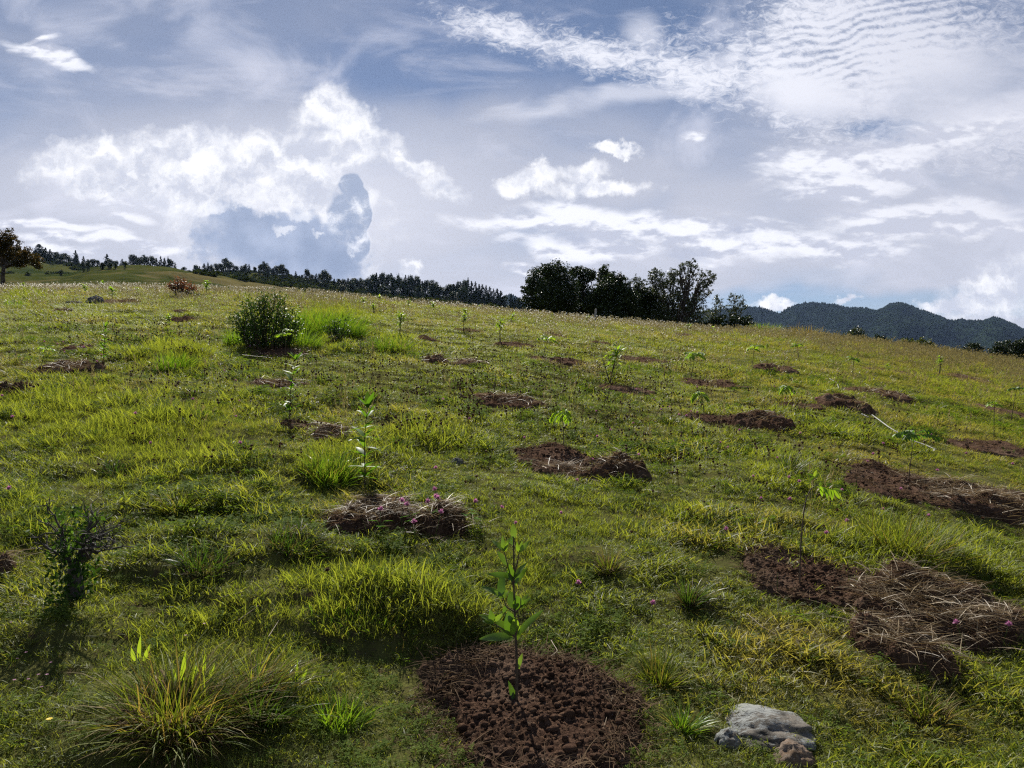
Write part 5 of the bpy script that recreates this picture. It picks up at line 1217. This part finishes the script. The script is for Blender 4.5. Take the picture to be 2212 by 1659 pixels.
# ---------------------------------------------------------------- clover flowers: 300 nearest one by one, the rest as one mass
def clover_head(mb, c, r, hue=None, pet=46):
    ball(mb, c, r*0.62, 0.1, 6, 0.1)
    a = rng.normal(size=(pet, 3)); a /= np.linalg.norm(a, axis=1)[:, None]; a = a[a[:, 2] > -0.5]
    mb.blades(np.asarray(c)+a*r*0.4, a+[0, 0, .35], r*0.85, r*0.34, 0.1, rng.uniform(0, 1, len(a)), 0, 2)
def clover_stem(mb, h, r=0.0011):
    mb.tube([[0, 0, -0.02], [0.004, 0, h*.5], [0, 0.003, h]], [r, r, r], 4)
def make_clover(pink, seed):
    root = empty('clover_flower', (0, 0, 0), 'x', 'clover flower'); s = MB(); clover_stem(s, 0.145); s.build('stem', M['tussdark'], root)
    h = MB(); clover_head(h, (0, 0.003, 0.15), 0.0135 if pink else 0.0110); h.build('head', M['pink' if pink else 'deadhead'], root); return root
def leafy_clover():
    root = make_clover(True, 9); mb = MB()
    for (z, a0) in ((0.06, 0.3), (0.085, 2.2)):
        for k in range(2):
            b = a0+k*3; c = np.array([math.cos(b)*.03, math.sin(b)*.03, z+.01]); mb.tube([[0, 0, z-.02], c*[.5, .5, 1], c], [.0009]*3, 3)
            for j in range(3): t = b+(j-1)*1.9; mb.leaf(c, [math.cos(t), math.sin(t), .25], [0, 0, 1], .030, .016, .3, .2, rng.random(), 4)
    mb.build('leaves', M['cloverleaf'], root); return root
CP = [make_clover(True, 1), make_clover(True, 2)]; CD = [make_clover(False, 1), make_clover(False, 2), make_clover(False, 3)]; CL = leafy_clover()
used_proto = set()
def place(proto, px, py, lab, group, hpx=None, sc=1.0):
    g = gp(px, py); D = g[1]
    o = proto if proto.name not in used_proto else copy_thing(proto, g)
    used_proto.add(proto.name); o.location = g; o.rotation_euler = (rng.uniform(-.25, .25), rng.uniform(-.1, .35), rng.uniform(0, 6.28)); o.scale = (sc, sc, sc)
    tag(o, lab, 'clover flower', group); return o
named = [(820, 1150, 'pink clover head lowest at the left of the root mound'), (865, 1128, 'pink clover head in front of the middle of the root mound'), (895, 1135, 'reddish clover head tilted beside the leafy clover stems'), (925, 1118, 'pink clover head in the row before the root mound'), (945, 1120, 'small pink clover head right in the row before the mound'),
         (900, 1180, 'pink clover low in the green grass before the mound'), (962, 1112, 'dark-based pink clover before the root mound'), (958, 1095, 'bright pink clover head above the gap between the two mounds'), (1010, 1125, 'pink clover at the foot of the small turf heap'), (935, 1150, 'small pink clover close to the long green blades'),
         (8, 1092, 'bright pink clover at the left edge'), (1255, 1312, 'single pink clover below the loose tussock'), (1408, 1360, 'single pink clover right of the nearest sapling'), (2165, 1395, 'pink clover at the end of the straw heap'), (2095, 1395, 'darker pink clover left of the one at the heap end')]
for k, (x, y, lab) in enumerate(named): place(CL if k < 10 and k % 2 == 0 else CP[k % 2], x, y+22, lab, None, sc=1.25 if k < 10 else 1.1)
def field_px(n, blobs):
    out = []
    while len(out) < n:
        b = blobs[rng.integers(0, len(blobs))]; x = rng.normal(b[0], b[2]); y = rng.normal(b[1], b[3])
        if -20 < x < 2230 and 700 < y < 1640 and y > 30+np.interp(x, _cx, _cy): out.append((x, y))
    return out
pb = [(1650, 1000, 190, 60), (900, 900, 250, 40), (620, 770, 60, 12), (1550, 920, 120, 30), (1700, 1120, 200, 60), (400, 930, 200, 50), (140, 750, 90, 30), (1250, 900, 200, 60), (2000, 1000, 120, 50), (1200, 1100, 200, 80)]
for (x, y) in field_px(75, pb): place(CP[rng.integers(0, 2)], x, y, 'small pink clover head scattered in the pasture', 'pink clover heads scattered over the slope', sc=rng.uniform(.8, 1.15))
db = [(1250, 900, 180, 70), (1050, 850, 160, 60), (1640, 990, 160, 60), (950, 1000, 120, 60), (500, 900, 260, 60), (1400, 1080, 260, 80), (700, 1000, 160, 60), (1100, 780, 150, 30), (1900, 1120, 160, 60), (300, 1000, 150, 60)]
for (x, y) in field_px(205, db): place(CD[rng.integers(0, 3)], x, y, 'dark dried clover head standing in the pasture', 'dried clover heads scattered over the slope', sc=rng.uniform(.8, 1.2))
tb = bpy.data.collections.new('dried heads')
for k in range(3):
    s = MB()
    for j in range(3):
        x, y = rng.uniform(-.12, .12, 2); z = rng.uniform(.09, .16); s.tube([[x, y, -.02], [x+.004, y, z]], [.0012, .0012], 3); ball(s, (x+.004, y, z), .0095, .5, 6, .3)
    hidden_proto(s, f'dried_head_{k}', M['deadhead'], 'dried heads')
def build_heads():
    L = np.array(field_px(1150, [(1150, 800, 260, 60), (1250, 860, 260, 60), (420, 720, 250, 40), (600, 800, 260, 50), (900, 850, 250, 60), (1400, 780, 200, 40), (1650, 950, 200, 60), (200, 700, 180, 30)]))
    P = np.array([gp(a, b) for a, b in L]); n = len(P); s = rng.uniform(.6, 1.2, n)*(1+P[:, 1]/60)
    scatter('clover_heads', P, np.stack([rng.normal(0, .15, n), rng.normal(.1, .15, n), rng.uniform(0, 6, n)], 1), np.stack([s]*3, 1), rng.integers(0, 3, n), rng.random(n), tb, 'hundreds of dark dried clover heads dotting the far slope', 'clover')
build_heads()
# tiny wild flowers at bottom left
def petals(px, py, mat, r, lab, group, h):
    g = gp(px, py); root = empty('wild_flower', g, lab, 'flower', group); s = MB(); s.tube([[0, 0, -.01], [.002, 0, h]], [.0009, .0009], 4); s.build('stem', M['tussdark'], root)
    f = MB()
    for j in range(5 if mat == 'pink' else 9): t = j*6.283/(5 if mat == 'pink' else 9); f.leaf([.002, 0, h], [math.cos(t), math.sin(t), .35], [0, 0, 1], r, r*.5, .4, .1, rng.random(), 3)
    f.build('petals', M[mat], root)
petals(105, 1600, 'yellow', .012, 'single yellow daisy-like flower at the bottom left', None, .07)
for (x, y) in [(82, 1490), (55, 1440), (60, 1500), (100, 1490), (36, 1455), (400, 1400), (22, 1375), (108, 1460), (30, 1500), (88, 1515), (440, 1375), (10, 1380)]: petals(x, y, 'pink', .0075, 'tiny lilac wild flower in the grass at bottom left', 'tiny lilac flowers at bottom left', .05)
# broad yellow-green blades standing in the huge tussock
def broad(px, py, h, w, lab, hue):
    g = gp(px, py); root = empty('broadleaf_weed', g, lab, 'weed'); m = MB()
    for (dx, l, t) in ((0, 1, .05), (.02, .7, .35), (-.015, .55, -.3)): m.leaf([dx, 0, .02], [t, -.1, 1], [0, -1, .2], h*l, w, .25, .2, hue, 7)
    m.build('leaves', M['leafbright'], root); s = MB(); s.tube([[0, 0, -.02], [0, 0, .05]], [.003, .002], 5); s.build('stem', M['tussdark'], root)
broad(395, 1500, .13, .02, 'broad upright yellow-green leaves standing in the huge tussock', .9)
broad(440, 1480, .09, .014, 'yellowing narrow leaves right of the broad upright ones', 1.0)
broad(300, 1440, .10, .016, 'ochre tipped leaves at the back of the huge tussock', 1.0)
broad(640, 1490, .09, .012, 'bright narrow-leaved weed right of the huge tussock', .7)
# ---------------------------------------------------------------- the air
def build_haze():
    lo = (-3500, -3360, -75.0); hi = (5250, 3400, 305.0)
    V = [(x, y, z) for x in (lo[0], hi[0]) for y in (lo[1], hi[1]) for z in (lo[2], hi[2])]
    F = [[0, 1, 3, 2], [4, 6, 7, 5], [0, 4, 5, 1], [2, 3, 7, 6], [0, 2, 6, 4], [1, 5, 7, 3]]
    m, t, o = new_mat('haze air')
    v = nd(t, 'VolumePrincipled', {'Color': (0.42, 0.60, 1.0, 1), 'Density': 0.000028, 'Anisotropy': 0.3}); t.links.new(v.outputs[0], o.inputs['Volume'])
    tag(mesh_obj('haze', V, np.array(F), m, smooth=False), kind='stuff', label='thin blue haze of the distant air', cat='haze')
build_haze()
